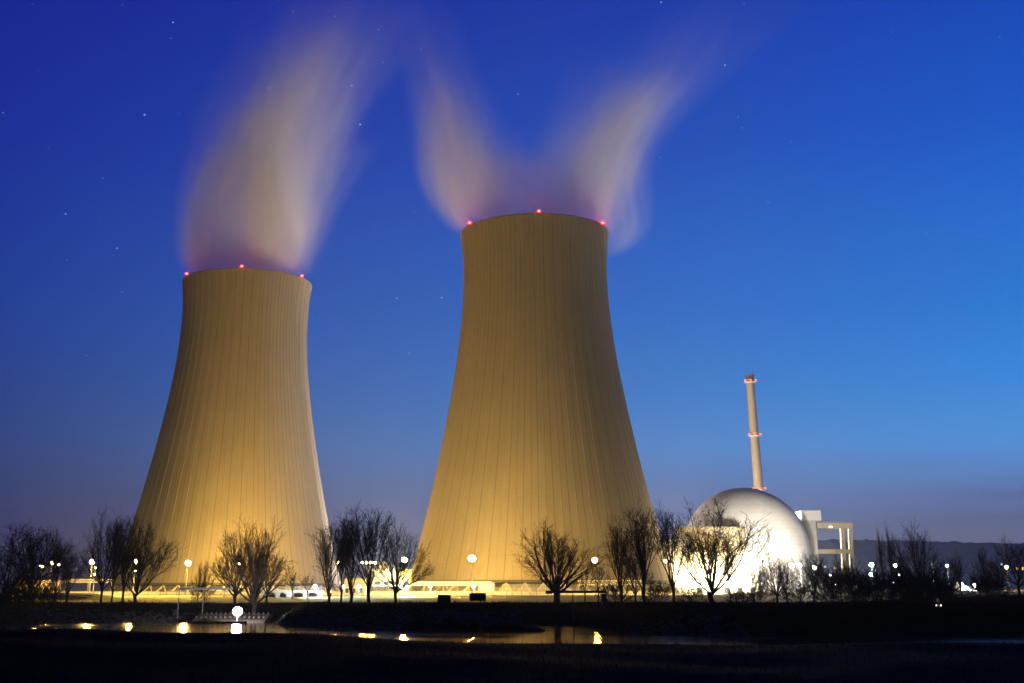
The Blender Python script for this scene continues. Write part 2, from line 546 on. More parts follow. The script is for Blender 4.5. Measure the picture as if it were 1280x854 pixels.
def warn(t, Y, lst):
    for px in lst:
        c = t.location
        rt = float(shell_r(ZTOP - .8)) + .35
        # find the angle on the front rim that projects to px
        best = min((abs(CX + F * ((c.x + rt * math.cos(a)) / ((c.y + rt * math.sin(a)) * CP + (ZTOP + .6 - CAMZ) * SP)) - px), a)
                   for a in [R(-180 + q * .25) for q in range(720)])[1]
        a = best - t.rotation_euler.z
        w = MB().sphere((rt * math.cos(a), rt * math.sin(a), ZTOP + .6), .52, 5).build('warning_light', M['red_light'], t, True)
        MB().box(-.55, .55, -.35, .35, -.3, .12).build('light_bracket', M['lip'], w).location = (rt * math.cos(a), rt * math.sin(a), ZTOP + .05)
warn(tower, TY, (587, 673.5, 753.5))
warn(tower2, TY2, (233.5, 302, 377.5))

# ------------------------------------------------------------------ reactor building, stack, gantry, halls
def dome_mat():
    m, g, b = principled('dome_paint', (.72, .70, .66), .55, .35)
    t = g.n('ShaderNodeTexCoord')
    x, y, z = g.xyz(t.outputs['Object'])
    n = g.noise(t.outputs['Object'], .12, 4, .6)
    mp = g.n('ShaderNodeMapping'); g.put(mp.inputs[0], t.outputs['Object']); mp.inputs['Scale'].default_value = (1, 1, .1)
    n2 = g.noise(mp.outputs[0], .5, 4, .6)
    hb = g.m('LESS_THAN', g.m('ABSOLUTE', g.m('SUBTRACT', g.m('FRACT', g.m('DIVIDE', z, 3.2)), .5)), .03)
    c = g.mix(g.mapr(n, .35, .7), (.66, .645, .61, 1), (.56, .545, .51, 1))
    c = g.mix(g.mapr(n2, .4, .75, 0, .35), c, (.42, .40, .36, 1))
    c = g.mix(g.m('MULTIPLY', hb, .3), c, (.3, .28, .25, 1))
    g.put(b.inputs['Base Color'], c)
    return m
M['dome'] = dome_mat()
DY = 545.0
dc = at(933.5, 690, DY)
DR = 77.6 * pxm(933.5, 690, DY)
dome = empty('reactor_building', (dc.x, DY, GZ), 0, 'white spherical reactor dome standing right of the cooling towers', 'reactor dome')
h0 = dc.z - GZ
pr = [(DR, -1)] + [(DR * math.cos(R(a)), h0 + DR * math.sin(R(a))) for a in np.arange(0, 90, 3.0)] + [(.05, h0 + DR)]
MB().lathe(pr, 96).build('dome', M['dome'], dome, True)
MB().lathe([(DR + .5, -1), (DR + .5, 3.0), (DR + .1, 3.2)], 96).build('base_ring', M['concrete'], dome)

SY = 700.0
sb = at(950, 612, SY); stp = at(935.5, 471, SY)
stack = empty('exhaust_stack', (at(949, 620, SY).x, SY, GZ), 0, 'slim tall vent stack rising behind the white dome', 'chimney')
hs = stp.z - GZ
ru, rl = 4.9 * pxm(936, 480, SY), 6.6 * pxm(951, 612, SY)
MB().lathe([(rl * 1.2, -1)] + [(rl + (ru - rl) * k / 20 if k > 3 else rl * (1.2 - .2 * k / 3), hs * k / 20) for k in range(1, 21)], 32).build('shaft', M['stack_paint'], stack, True)
def platform(py, name='platform', rr_=1.35):
    z = at(940, py, SY).z - GZ
    r_ = rl + (ru - rl) * z / hs
    p = MB().lathe([(r_ + .05, z - .5), (r_ + 1.1, z - .2), (r_ + 1.1, z + .1), (r_ + .05, z + .1)], 32)
    for k in range(16):
        a = 2 * math.pi * k / 16
        p.tube([((r_ + 1.0) * math.cos(a), (r_ + 1.0) * math.sin(a), z + .1), ((r_ + 1.0) * math.cos(a), (r_ + 1.0) * math.sin(a), z + 1.2)], .06, 5)
    ring = [((r_ + 1.0) * math.cos(2 * math.pi * k / 24), (r_ + 1.0) * math.sin(2 * math.pi * k / 24), z + 1.2) for k in range(25)]
    p.tube(ring, .06, 5)
    o = p.build(name, M['pale_concrete'], stack)
    for a in (-150, -95, -35):
        MB().sphere(((r_ + 1.3) * math.cos(R(a)), (r_ + 1.3) * math.sin(R(a)), z + .75), .40, 5).build('warning_light', M['red_hot'], o, True)
for py in (478, 545, 612.5): platform(py)
MB().lathe([(ru + .05, hs), (ru + .45, hs), (ru + .45, hs + 1.0), (ru - .5, hs + 1.0), (ru - .5, hs + .2)], 32).build('mouth_collar', M['lip'], stack)
MB().tube([(ru * .7, -ru * .5, hs + .9), (ru * .7, -ru * .5, hs + 3.0)], .12, 6).build('lightning_rod', M['dark_steel'], stack)
lad = MB()
for sx in (-.25, .25): lad.bar((sx + ru * .2, -rl - .15, 2), (sx + ru * .2, -ru - .15, hs), .08, .08)
for k in range(0, int(hs) - 3, 1):
    r_ = rl + (ru - rl) * (2 + k) / hs
    lad.bar((-.25 + ru * .2, -r_ - .15, 2 + k), (.25 + ru * .2, -r_ - .15, 2 + k), .05, .05)
lad.build('ladder', M['steel'], stack)

def slab(name, px0, px1, pyt, Y, depth, mat, label, cat, zb=GZ - .5, rot=0.):
    a, b = at(px0, pyt, Y), at(px1, pyt, Y)
    cx = (a.x + b.x) / 2
    e = empty(name, (cx, Y, zb), rot, label, cat)
    w, h = b.x - a.x, a.z - zb
    MB().box(-w / 2, w / 2, 0, depth, 0, h).build('walls', mat, e)
    MB().box(-w / 2 - .25, w / 2 + .25, -.25, depth + .25, h, h + .35).build('roof', M['concrete'], e)
    return e, w, h
M['dark_glass'] = principled('dark_window', (.02, .02, .025), .15, .5)[0]
M['louvre'] = noisy('louvre_metal', (.22, .21, .19), (.16, .15, .14), 4, stretch=(.1, .1, 8), rough=.6)
def openings(e, w, h, n, z0, z1, wfrac=.5, name='window', mat='dark_glass'):
    for k in range(n):
        x = -w / 2 + w * (k + .5) / n
        hw = w / n * wfrac / 2
        fr = MB().box(x - hw - .12, x + hw + .12, -.10, -.003, z0 - .12, z1 + .12).build(name, M['white_paint'], e)
        MB().box(x - hw, x + hw, -.14, -.103, z0, z1).build('pane', M[mat], fr)
e, w, h = slab('turbine_hall', 830, 864, 673.5, 492, 18, M['white_paint'], 'tall glaring white floodlit block nearest the big tower', 'building')
openings(e, w, h, 1, 1, 4.5, .35, 'roller_door', 'louvre')
e, w, h = slab('switchgear_hall', 863.8, 946, 690, 478, 16, M['white_paint'], 'long low glaring white floodlit hall before the dome', 'building')
openings(e, w, h, 5, 2, 4, .4)
e, w, h = slab('auxiliary_building', 850, 931, 659.5, 512, 12, M['cream'], 'yellowish upper block between the white halls and dome', 'building')
openings(e, w, h, 4, h - 3.2, h - 1.6, .3, 'vent_grille', 'louvre')

# portal frame right of the dome
GY = 560.0
gb = at(1013, 720, GY)
gan = empty('equipment_gantry', (gb.x, GY, GZ), 0, 'tall concrete lift block with open portal frame right of dome', 'gantry')
def gx(px, py): return at(px, py, GY).x - gb.x
def gzz(py): return at(1013, py, GY).z - GZ
MB().box(gx(1003, 680), gx(1022, 680), 0, 9, -1, gzz(651)).build('lift_shaft', M['pale_concrete'], gan)
MB().box(gx(994, 670), gx(1003, 670) - .01, 2, 9, -1, gzz(652)).build('side_wall', M['cream'], gan)
MB().box(gx(1001, 640), gx(1025, 640), -1, 10, gzz(651) + .003, gzz(638.5)).build('machine_house', M['white_paint'], gan)
MB().box(gx(1022, 655) + .003, gx(1066.5, 655), 1, 5, gzz(660.5), gzz(653.5)).build('bridge_beam', M['cream'], gan)
for x0, x1 in ((1053, 1057), (1063, 1067)):
    MB().bar((gx((x0 + x1) / 2, 661), 3, gzz(660.6)), (gx((x0 + x1) / 2 + 1.2, 720), 3, -1), 1.5, 2.2).build('column', M['cream'], gan)
MB().box(gx(1022, 690) + .003, gx(1064, 690), 1.6, 4.4, gzz(692), gzz(686.5)).build('lower_beam', M['cream'], gan)
rl_ = MB()
for k in range(15):
    x = gx(1008, 655) + (gx(1066, 655) - gx(1008, 655)) * k / 14
    rl_.tube([(x, .8, gzz(653.4)), (x, .8, gzz(653.4) + 1.1)], .06, 5)
rl_.tube([(gx(1008, 655), .8, gzz(653.4) + 1.1), (gx(1066, 655), .8, gzz(653.4) + 1.1)], .07, 5)
rl_.build('railing', M['steel'], gan)
M['lit_sign'] = emit('lit_lamp_panel', (1, .8, .5), 6)
MB().box(gx(1037, 658), gx(1041, 658), .75, .995, gzz(659.3), gzz(657.8)).build('bulkhead_lamp', M['lit_sign'], gan)

# ------------------------------------------------------------------ wall, bridge, pipe bridges, small works buildings
WY = 421.0
a, b = at(60, 745, WY), at(845, 745, WY)
wall = empty('flood_wall', (0, WY, GZ), 0, 'long pale concrete wall along the foot of both towers', 'wall')
wtop = at(600, 740.5, WY).z - GZ
MB().box(a.x, b.x, 0, .5, -.6, wtop).build('wall_face', M['white_paint'], wall)
MB().box(a.x, b.x, -.15, .65, wtop + .003, wtop + .25).build('coping', M['white_paint'], wall)
pil = MB()
x = a.x + 3
while x < b.x:
    pil.box(x - .25, x + .25, -.25, -.003, -.6, wtop - .05); x += 6
pil.build('buttress', M['pale_concrete'], wall)['kind'] = 'stuff'

br = empty('low_bridge', (at(362, 745, 330).x, 330, GZ - .3), 0, 'low lit concrete bridge on stout piers between the towers', 'bridge')
def bx(px): return at(px, 745, 330).x - br.location.x
zt = at(362, 738, 330).z - br.location.z; zb = at(362, 740.7, 330).z - br.location.z
MB().box(bx(325), bx(402), 0, 5, zb, zt).build('deck', M['pale_concrete'], br)
for px in (329.5, 346.5, 361, 381, 399):
    w_ = 1.6 if px == 361 else 1.0
    MB().box(bx(px) - w_ * .45, bx(px) + w_ * .45, .4, 4.6, -1, zb - .32).build('pier', M['pale_concrete'], br)
    MB().box(bx(px) - w_ * .8, bx(px) + w_ * .8, .2, 4.8, zb - .317, zb - .003).build('pier_head', M['pale_concrete'], br)
MB().box(bx(327), bx(401), 5.2, 5.6, -1, zb - .003).build('back_wall', M['concrete'], br)
rl_ = MB()
for k in range(18):
    x = bx(326) + (bx(401) - bx(326)) * k / 17
    rl_.tube([(x, .2, zt), (x, .2, zt + 1)], .04, 5)
for q in (.5, 1): rl_.tube([(bx(326), .2, zt + q), (bx(401), .2, zt + q)], .035, 5)
rl_.build('railing', M['steel'], br)

def pipe_bridge(px0, px1, pyt, pyb, Y, label):
    a, b = at(px0, pyt, Y), at(px1, pyt, Y)
    zt, zb = a.z, at(px0, pyb, Y).z
    e = empty('pipe_bridge', ((a.x + b.x) / 2, Y, GZ), 0, label, 'pipe bridge', 'lattice pipe bridges before the towers')
    hw = (b.x - a.x) / 2; t1, t0 = zt - GZ, zb - GZ
    MB().bar((-hw, 0, t1), (hw, 0, t1), .35, .3).build('top_chord', M['white_paint'], e)
    MB().bar((-hw, 0, t0), (hw, 0, t0), .35, .3).build('bottom_chord', M['white_paint'], e)
    n = max(3, int(2 * hw / (t1 - t0) / 1.25))
    d = MB()
    for k in range(n):
        x0 = -hw + 2 * hw * k / n; x1 = -hw + 2 * hw * (k + 1) / n
        d.bar((x0, 0, t1 - .16), (x1, 0, t0 + .16), .18, .18)
    d.build('lattice', M['white_paint'], e)
    m = max(2, int(2 * hw / 7))
    for k in range(m + 1):
        x = -hw + 2 * hw * k / m
        MB().bar((x, 0, -.5), (x, 0, t0 - .16), .3, .3).build('leg', M['steel'], e)
    MB().tube([(-hw, .5, (t0 + t1) / 2), (hw, .5, (t0 + t1) / 2)], .3, 8).build('pipe', M['steel'], e)
pipe_bridge(503, 614, 727.5, 731.5, 426, 'lattice pipe bridge under the big tower beside the brightest lamp')
pipe_bridge(82, 140, 724.5, 728, 424, 'lattice pipe bridge behind the leftmost group of trees')
pipe_bridge(722, 806, 726, 731, 426, 'lattice pipe bridge right of the lamp behind the pollard willow')

wb = empty('white_container', (at(608, 735, 424).x, 424, GZ), 0, 'bright white site container behind the wall under big tower', 'container')
hw = 10 * pxm(608, 735, 424); ht = at(608, 729, 424).z - GZ
MB().box(-hw, hw, 0, 2.6, -.3, ht, .08).build('shell', M['white_paint'], wb)
for sx in (-.97, -.02, .97): MB().box(sx * hw - .09, sx * hw + .09, -.07, -.003, -.2, ht - .1).build('rib_post', M['steel'], wb)
MB().box(-hw - .1, hw + .1, -.15, 2.75, ht + .003, ht + .2).build('roof_edge', M['concrete'], wb)

pump, w, h = slab('pump_house', 466, 514, 713, 425, 14, M['cream'], 'yellow lit works building in the gap between the towers', 'building')
openings(pump, w, h, 4, 3, 5.5, .6)
MB().box(-w / 2, w / 2, -2.2, -.26, h * .45, h * .45 + .3).build('canopy', M['white_paint'], pump)
MB().box(-w * .35, -w * .1, 3, 7, h + .353, h + 2.4).build('roof_vent', M['steel'], pump)
gt, w, h = slab('gate_house', 430, 456, 724, 408, 8, M['pale_concrete'], 'small pale hut behind the clump of tall trees', 'building')
openings(gt, w, h, 3, 1.8, 3.2, .5)
sh, w, h = slab('works_shed', 20, 62, 727, 400, 12, M['cream'], 'lit shed glimpsed behind the trees at left edge', 'building')
openings(sh, w, h, 5, 1.5, 3.4, .5)

# fences / railings behind the lawn
def fence(px0, px1, Y, hgt, gap, label, name='wire_fence', mat='steel'):
    x0, x1 = at(px0, 748, Y).x, at(px1, 748, Y).x
    zf = gz((x0 + x1) / 2, Y)
    e = empty(name, ((x0 + x1) / 2, Y, zf), 0, label, 'fence')
    hw = (x1 - x0) / 2
    r_ = MB()
    for q in (.35, .68, 1): r_.tube([(-hw, 0, hgt * q), (hw, 0, hgt * q)], .035, 5)
    r_.build('rail', M[mat], e)
    n = int(2 * hw / gap)
    pm = None
    for k in range(n + 1):
        if pm is None:
            pm = MB().tube([(0, 0, -.4), (0, 0, hgt + .15)], .07, 6).build('post', M[mat], e); o = pm
        else:
            o = pm.copy(); COL.objects.link(o); o.parent = e
        o.location = (-hw + 2 * hw * k / n, 0, 0)
fence(200, 320, 322, 2.0, 3.5, 'thin post and wire fence on the lawn below the left tower')
fence(520, 690, 300, 1.9, 3.2, 'thin post and wire fence on the lawn below the big tower')
fence(628, 692, 418, 3.4, 1.2, 'white railing on the wall behind the pollard willow', 'white_railing', 'white_paint')

# dark boxes in front of the wall
def dark_box(px0, px1, pyt, Y, dpt, label, name):
    a, b = at(px0, pyt, Y), at(px1, pyt, Y)
    x = (a.x + b.x) / 2; zf = gz(x, Y)
    return empty(name, (x, Y, zf), 0, label, 'cabinet' if name == 'equipment_cabinet' else 'sign'), (b.x - a.x) / 2, a.z - zf
e, hw, h = dark_box(547, 563.2, 744.2, 190, 1.6, 'dark windowless box standing alone on the bank crest', 'equipment_cabinet')
MB().box(-hw, hw, 0, 1.6, .12, h, .03).build('body', M['rust'], e)
MB().box(-hw - .2, hw + .2, -.2, 1.8, -1.2, .12).build('plinth', M['rust'], e)
MB().box(-hw - .04, hw + .04, -.06, 1.66, h + .002, h + .07).build('lid', M['dark_steel'], e)
e, hw, h = dark_box(586.5, 607.5, 742.2, 190, .2, 'dark board on short legs beside the windowless box', 'notice_board')
hb = at(597, 751.2, 190).z - e.location.z
MB().box(-hw, hw, 0, .12, hb, h).build('board', M['rust'], e)
MB().box(-hw - .06, hw + .06, -.04, .2, h + .002, h + .1).build('frame_cap', M['white_paint'], e)
for sx in (-.7, .28, .4): MB().box(sx * hw - .06, sx * hw + .06, .13, .25, -.6, hb + .3).build('leg', M['dark_steel'], e)

# beams over the two outfalls
def outfall_beam(px0, px1, py, posts, Y, box_px, label, mat):
    a, b = at(px0, py, Y), at(px1, py, Y)
    e = empty('outfall_beam', ((a.x + b.x) / 2, Y, a.z), 0, label, 'beam', 'beams over the outfalls')
    hw = (b.x - a.x) / 2
    MB().box(-hw, hw, -.18, .18, -.18, .18).build('crossbeam', M[mat], e)
    MB().box(-hw - .02, -hw + 1.0, -.22, .22, -.3, -.183).build('bracket', M[mat], e)
    for px in posts:
        x = at(px, py, Y).x - e.location.x
        zg = gz(x + e.location.x, Y) - e.location.z
        MB().tube([(x, 0, zg - .5), (x, 0, -.183)], .09, 7).build('post', M['steel'], e)
    x = at(box_px, 750, Y).x - e.location.x
    zg = gz(x + e.location.x, Y) - e.location.z
    bo = MB().box(x - .32, x + .32, -.5, -.1, zg + .5, zg + 1.6, .03).build('control_box', M['dark_steel'], e)
    MB().tube([(x, -.3, zg - .3), (x, -.3, zg + .5)], .06, 6).build('stand', M['dark_steel'], bo)
outfall_beam(224, 291, 736, (224.5, 255), 224, 221.5, 'thin grey beam on two posts over the left outfall', 'steel')
outfall_beam(682, 757, 740, (716, 752), 197, 755.5, 'thin dark beam on posts beside the pollard willow', 'dark_steel')

# spillways with baffle blocks
def spillway(px0, px1, pyt, Yt, pyb, Yb, nblk, label, rows, bmat='sill'):
    a, b = at(px0, pyt, Yt), at(px1, pyt, Yt)
    e = empty('spillway', ((a.x + b.x) / 2, Yb, WZ), 0, label, 'spillway', 'concrete outfall spillways')
    hw = (b.x - a.x) / 2
    zt = a.z - WZ; dy = Yt - Yb
    v = [(-hw * 1.02, -1, -.6), (hw * 1.02, -1, -.6), (hw, dy, zt), (-hw, dy, zt), (-hw, dy + 2.5, zt), (hw, dy + 2.5, zt), (hw, dy + 2.5, -1), (-hw, dy + 2.5, -1), (-hw * 1.02, -1, -1.2), (hw * 1.02, -1, -1.2)]
    f = [[0, 1, 2, 3], [3, 2, 5, 4], [4, 5, 6, 7], [8, 9, 1, 0], [7, 6, 9, 8], [0, 3, 4, 7, 8], [1, 9, 6, 5, 2]]
    link_mesh('slab', v, f, M['sill'], e)
    pm = None
    for r_, (off, zz_) in enumerate(rows):
        for k in range(nblk):
            if pm is None:
                w_ = hw / nblk * .55
                pv = [(-w_, -.25, 0), (w_, -.25, 0), (w_, .25, 0), (-w_, .25, 0), (-w_ * .3, -.12, .34), (w_ * .3, -.12, .34), (w_ * .3, .12, .34), (-w_ * .3, .12, .34)]
                pm = link_mesh('baffle_block', pv, [[3, 2, 1, 0], [4, 5, 6, 7], [0, 1, 5, 4], [1, 2, 6, 5], [2, 3, 7, 6], [3, 0, 4, 7]], M[bmat], e); o = pm
            else:
                o = pm.copy(); COL.objects.link(o); o.parent = e
            o.location = (-hw + 2 * hw * (k + .5) / nblk, dy * off, zt * zz_ - .02)
M['sill'] = noisy('outfall_concrete', (.12, .085, .065), (.085, .062, .05), .8, bump=.03)
spillway(250, 338, 768, 223, 777, 213, 15, 'sloping outfall slab with toothed blocks by the white lamp', [(1.0, 1.0), (.55, .55)])
spillway(652, 716, 781.3, 199, 783, 196, 11, 'low toothed weir behind the dark rubble spit', [(1.0, 1.0)], 'white_paint')

# floating boom by the white lamp
bm_ = empty('floating_boom', (at(272, 779, 208).x, 208, WZ), R(4), 'dark floating boom on the water left of the white lamp', 'boom')
hw = 34 * pxm(272, 779, 208)
MB().tube([(-hw, 0, .1), (hw, 0, .1)], .22, 10).build('float_tube', M['dark_steel'], bm_)
for k in range(7): MB().lathe([(.28, -.05), (.28, .3)], 10, (-hw + 2 * hw * k / 6, 0)).build('float_collar', M['dark_steel'], bm_)

# ------------------------------------------------------------------ lamps
LG = 'lamp posts lighting the power station'
EM = {}
HAZE = .00012
def lamp(px, py, Y, rad, col, k, label, base=None, style='post', name='street_lamp'):
    p = at(px, py, Y)
    zf = base if base is not None else gz(p.x, Y)
    e = empty(name, (p.x, Y, zf), 0, label, 'lamp', LG)
    h = p.z - zf
    key = (col, k)
    if key not in EM: EM[key] = emit('lamp_glow', col, k)
    if style == 'post':
        MB().tube([(0, 0, -.4), (0, 0, h * .5), (0, 0, h - rad)], [.16, .12, .08], 8).build('post', M['steel'], e)
        MB().lathe([(.16, h - rad - .3), (rad * .55, h - rad - .02), (rad * .6, h - rad * .85)], 12).build('lamp_holder', M['steel'], e)
    else:
        MB().tube([(0, 0, -.4), (0, 0, h - rad * .9)], .1, 6).build('post', M['steel'], e)
    MB().sphere((0, 0, h), rad, 6, .85).build('globe', EM[key], e, True)
    return e
BIG = 12500
for px, py, Y, rd, k, lb in [
    (590, 698, 414, 1.12, .12, 'brightest amber lamp on a tall post before the big tower'),
    (743.5, 700.5, 408, .92, .042, 'amber lamp on a tall post right of the pollard willow'),
    (505.5, 700, 412, .80, .31, 'amber lamp on the post at the big tower\'s left foot'),
    (235, 704, 345, .70, .5, 'amber lamp on a bare post above the thin grey beam'),
    (298, 705, 490, .58, 1.4, 'amber lamp among the branches before the left tower\'s middle'),
    (115.5, 702.5, 350, .68, .34, 'amber lamp on a post left of the three thick trunks'),
    (169.5, 702.5, 350, .62, .48, 'amber lamp in branches at the left tower\'s left edge'),
    (422.5, 703, 488, .46, 1.0, 'small amber lamp among the trunks right of the left tower'),
    (832, 701.5, 402, .40, .5, 'small amber lamp at the big tower\'s right foot'),
    (52, 708, 380, .50, .15, 'lowest of the three amber lamps in the left edge trees'),
    (65, 703.5, 390, .45, .15, 'highest of the three amber lamps in the left edge trees'),
    (73, 705.5, 395, .42, .15, 'rightmost of the three amber lamps in the left edge trees')]:
    lamp(px, py, Y, rd, WARM, BIG * k, lb)
# mast with a crossbar of floodlights
mp_ = at(461, 702.5, 385); zf = gz(mp_.x, 385)
e = empty('floodlight_mast', (mp_.x, 385, zf), 0, 'mast with a crossbar of floodlights between the towers', 'lamp', LG)
h = mp_.z - zf
MB().tube([(0, 0, -.4), (0, 0, h + .2)], [.2, .12], 8).build('post', M['steel'], e)
MB().bar((-2.3, 0, h), (2.3, 0, h), .15, .15).build('crossbar', M['steel'], e)
for x, k in ((-2.1, .06), (-.7, .2), (.2, .2), (1.1, .18), (2.1, .06)):
    key = (WARM, BIG * k)
    if key not in EM: EM[key] = emit('lamp_glow', WARM, BIG * k)
    MB().box(x - .32, x + .32, -.2, .2, h - .45, h - .08, .05).build('lamp_head', EM[key], e)
# strong lights by the halls and dome
for px, py, Y, rd, col, k, lb in [
    (957, 706, 462, .62, (1, .80, .50), 1500, 'amber lamp left of the dome\'s foot behind bare trees'),
    (989.5, 707, 456, .75, (1, .94, .86), 12000, 'larger of two amber lamps under the dome\'s right half'),
    (1000, 707, 466, .55, (1, .94, .86), 12000, 'smaller of two amber lamps under the dome\'s right half'),
    (1018, 709.5, 480, .65, (1, .80, .5), 5000, 'amber lamp below the tall concrete lift block'),
    (1044, 710, 600, .55, AMBER, 2.6, 'orange lamp under the open portal frame'),
    (1066, 712, 600, .55, AMBER, 3.0, 'orange lamp right of the open portal frame'),
    (1258, 709, 330, .42, WARM, 1500, 'larger amber lamp by the round bush at right edge'),
    (1271, 710.5, 350, .36, WARM, 3.5, 'smaller amber lamp near the right edge'),
    (1279, 711, 340, .42, WARM, 3.5, 'amber lamp cut by the right edge')]:
    e = lamp(px, py, Y, rd, col, k, lb)
    if 950 < px < 1020:  # added plates keep these lamps' light off the cooling towers
        h = at(px, py, Y).z - e.location.z
        MB().box(-rd * 1.45, -rd * 1.3, -rd * 2.2, rd * 2.6, h - rd * 1.2, h + rd * 2.6).build('added_light_shield', M['dark_steel'], e)
        MB().bar((0, 0, h - rd * 1.05), (-rd * 1.37, 0, h - rd * 1.05), .1, .1).build('added_shield_arm', M['dark_steel'], e)
for px, py, Y, rd, col, k, lb in [
    (1031, 708.5, 420, .38, COOL, 1.4, 'pale green lamp between two orange lamps below the gantry'),
    (1089.5, 706, 360, .50, COOL, 900, 'brightest pale green lamp right of the gantry'),
    (1119, 707, 360, .45, COOL, 900, 'pale green lamp under the tall thin poplars'),
    (1165, 705, 360, .30, COOL, 1.3, 'pale green lamp inside the tall bushy trees'),
    (1184, 707.5, 360, .36, COOL, 800, 'pale green lamp right of the tall bushy trees'),
    (1252, 705.5, 360, .34, COOL, 1.3, 'pale green lamp left of the right edge amber lamps'),
    (394, 733, 322, .32, WHITE, 5000, 'low bluish lamp at the end of the low bridge'),
    (429, 733.5, 330, .30, COOL, 700, 'low bluish lamp between the trunks in the middle clump'),
    (448.5, 733, 335, .30, COOL, 5000, 'low bluish lamp left of the forked trunk'),
    (486, 718, 420.5, .45, COOL, 900, 'bluish lamp on the yellow works building front'),
    (502, 734, 350, .32, COOL, 800, 'left one of two low bluish lamps behind a trunk'),
    (508.5, 734, 340, .36, COOL, 5000, 'right one of two low bluish lamps behind a trunk'),
    (538, 733, 345, .34, WARM, 7500, 'low amber lamp under the lattice pipe bridge'),
    (592, 733, 335, .32, WARM, 8000, 'low amber lamp above the dark board'),
    (963, 716, 430, .28, COOL, 1.4, 'small pale lamp in bare trees below the dome'),
    (1007.5, 718.5, 420, .30, COOL, 1.4, 'small pale lamp under the dome\'s right edge'),
    (1038.5, 719, 400, .22, WHITE, 500, 'tiny white lamp under the portal frame'),
    (1045, 730.5, 340, .28, WHITE, 600, 'low white lamp in the dark bushes below portal frame'),
    (1088, 718, 360, .24, WHITE, 600, 'tiny white lamp below the brightest pale green lamp'),
    (1104, 734, 330, .34, WHITE, 700, 'lowest white lamp in the dark bushes'),
    (1111, 729, 340, .22, WHITE, 600, 'left of two tiny white lamps side by side in bushes'),
    (1117, 728.5, 345, .26, WHITE, 600, 'right of two tiny white lamps side by side in bushes'),
    (1125.5, 719, 350, .28, WHITE, 700, 'small white lamp below the poplars\' green lamp'),
    (1130, 728, 340, .26, WHITE, 700, 'small low white lamp right of the poplars'),
    (1218, 731, 330, .42, COOL, 1000, 'low pale lamp beside the little white gable'),
    (119.5, 709.5, 380, .26, WARM, 3000, 'small lamp just under the lamp left of three trunks'),
    (118.5, 718, 385, .20, WARM, 3000, 'tiny low lamp left of the three thick trunks'),
    (168.5, 713.5, 385, .26, WARM, 3000, 'small lamp under the left tower\'s left edge lamp')]:
    lamp(px, py, Y, rd, col, k, lb, style='small')
# ground floodlights before the halls
for px, py, Y, lb in [(848, 728, 485, 'ground floodlight before the tall white block'), (880, 728, 472, 'ground floodlight before the left end of the long hall'),
                  (911, 728, 472, 'ground floodlight before the middle of the long hall'), (937, 728, 472, 'ground floodlight before the right end of the long hall')]:
    lamp(px, py, Y, .45, (1, .76, .36), 4200, lb, style='small', name='floodlight')
# unseen floodlights added to light the stack, the steam and the yellowish block
for px, py, Y, rd, col, k, lb in [(848, 706, 600, .8, (1, .86, .74), 36000, 'unseen floodlight added behind the tall white block'),
                                  (876, 708, 606, .8, (1, .86, .74), 30000, 'unseen floodlight added behind the yellowish block'),
                                  (492, 722, 630, .8, (1, .85, .70), 60000, 'unseen floodlight added behind the yellow works building'),
                                  (897, 696, 499, .35, (1, .74, .34), 3500, 'floodlight hidden behind the long hall\'s roof')]:
    lamp(px, py, Y, rd, col, k, lb, style='small', name='floodlight')
# the white lamp standing in the river
lp = at(297, 764.5, 212)
e = lamp(297, 764.5, 212, .80, WHITE, 300, 'dazzling white lamp on a short post in the river', base=WZ - .6, style='small', name='river_lamp')
MB().lathe([(.9, -.2 + .4), (.9, .75), (.6, .8)], 12).build('footing', M['pale_concrete'], e)
# little white gable far right
p = at(1211, 738, 325)
e = empty('white_hut', (p.x - 1, 325, gz(p.x, 325)), 0, 'little bright white gable glimpsed between dark trees', 'hut')
hh = at(1211, 727, 325).z - e.location.z
link_mesh('gable', [(-1.1, 0, 0), (2.6, 0, 0), (2.6, 0, hh * .35), (.3, 0, hh * .55), (-.6, 0, hh), (-1.1, 0, hh * .95)] + [(-1.1, 4, 0), (2.6, 4, 0), (2.6, 4, hh * .35), (.3, 4, hh * .55), (-.6, 4, hh), (-1.1, 4, hh * .95)],
          [[0, 1, 2, 3, 4, 5], [11, 10, 9, 8, 7, 6], [0, 6, 7, 1], [1, 7, 8, 2], [2, 8, 9, 3], [3, 9, 10, 4], [4, 10, 11, 5], [5, 11, 6, 0]], M['white_paint'], e)
lamp(1207, 734, 322, .25, WHITE, 1500, 'tiny white lamp right in front of the white gable', style='small')
# marker with two glints on the dark bank
p = at(1173, 757, 165)
e = empty('river_marker', (p.x, 165, gz(p.x, 165)), 0, 'small river marker with two glints on the dark bank', 'marker')
hm = max(.8, at(1173, 751.5, 165).z - e.location.z)
MB().tube([(0, 0, -.3), (0, 0, hm)], .06, 6).build('post', M['steel'], e)
MB().sphere((0, 0, hm), .22, 5).build('cap', M['white_paint'], e)
M['glint'] = emit('reflector_glow', (1, .8, .65), 3)  # glints on the reflectors made by emission, no lamps there
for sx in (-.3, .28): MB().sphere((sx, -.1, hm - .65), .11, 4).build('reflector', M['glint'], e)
MB().box(-.45, .45, -.06, .06, hm - .85, hm - .77).build('bracket', M['rust'], e)

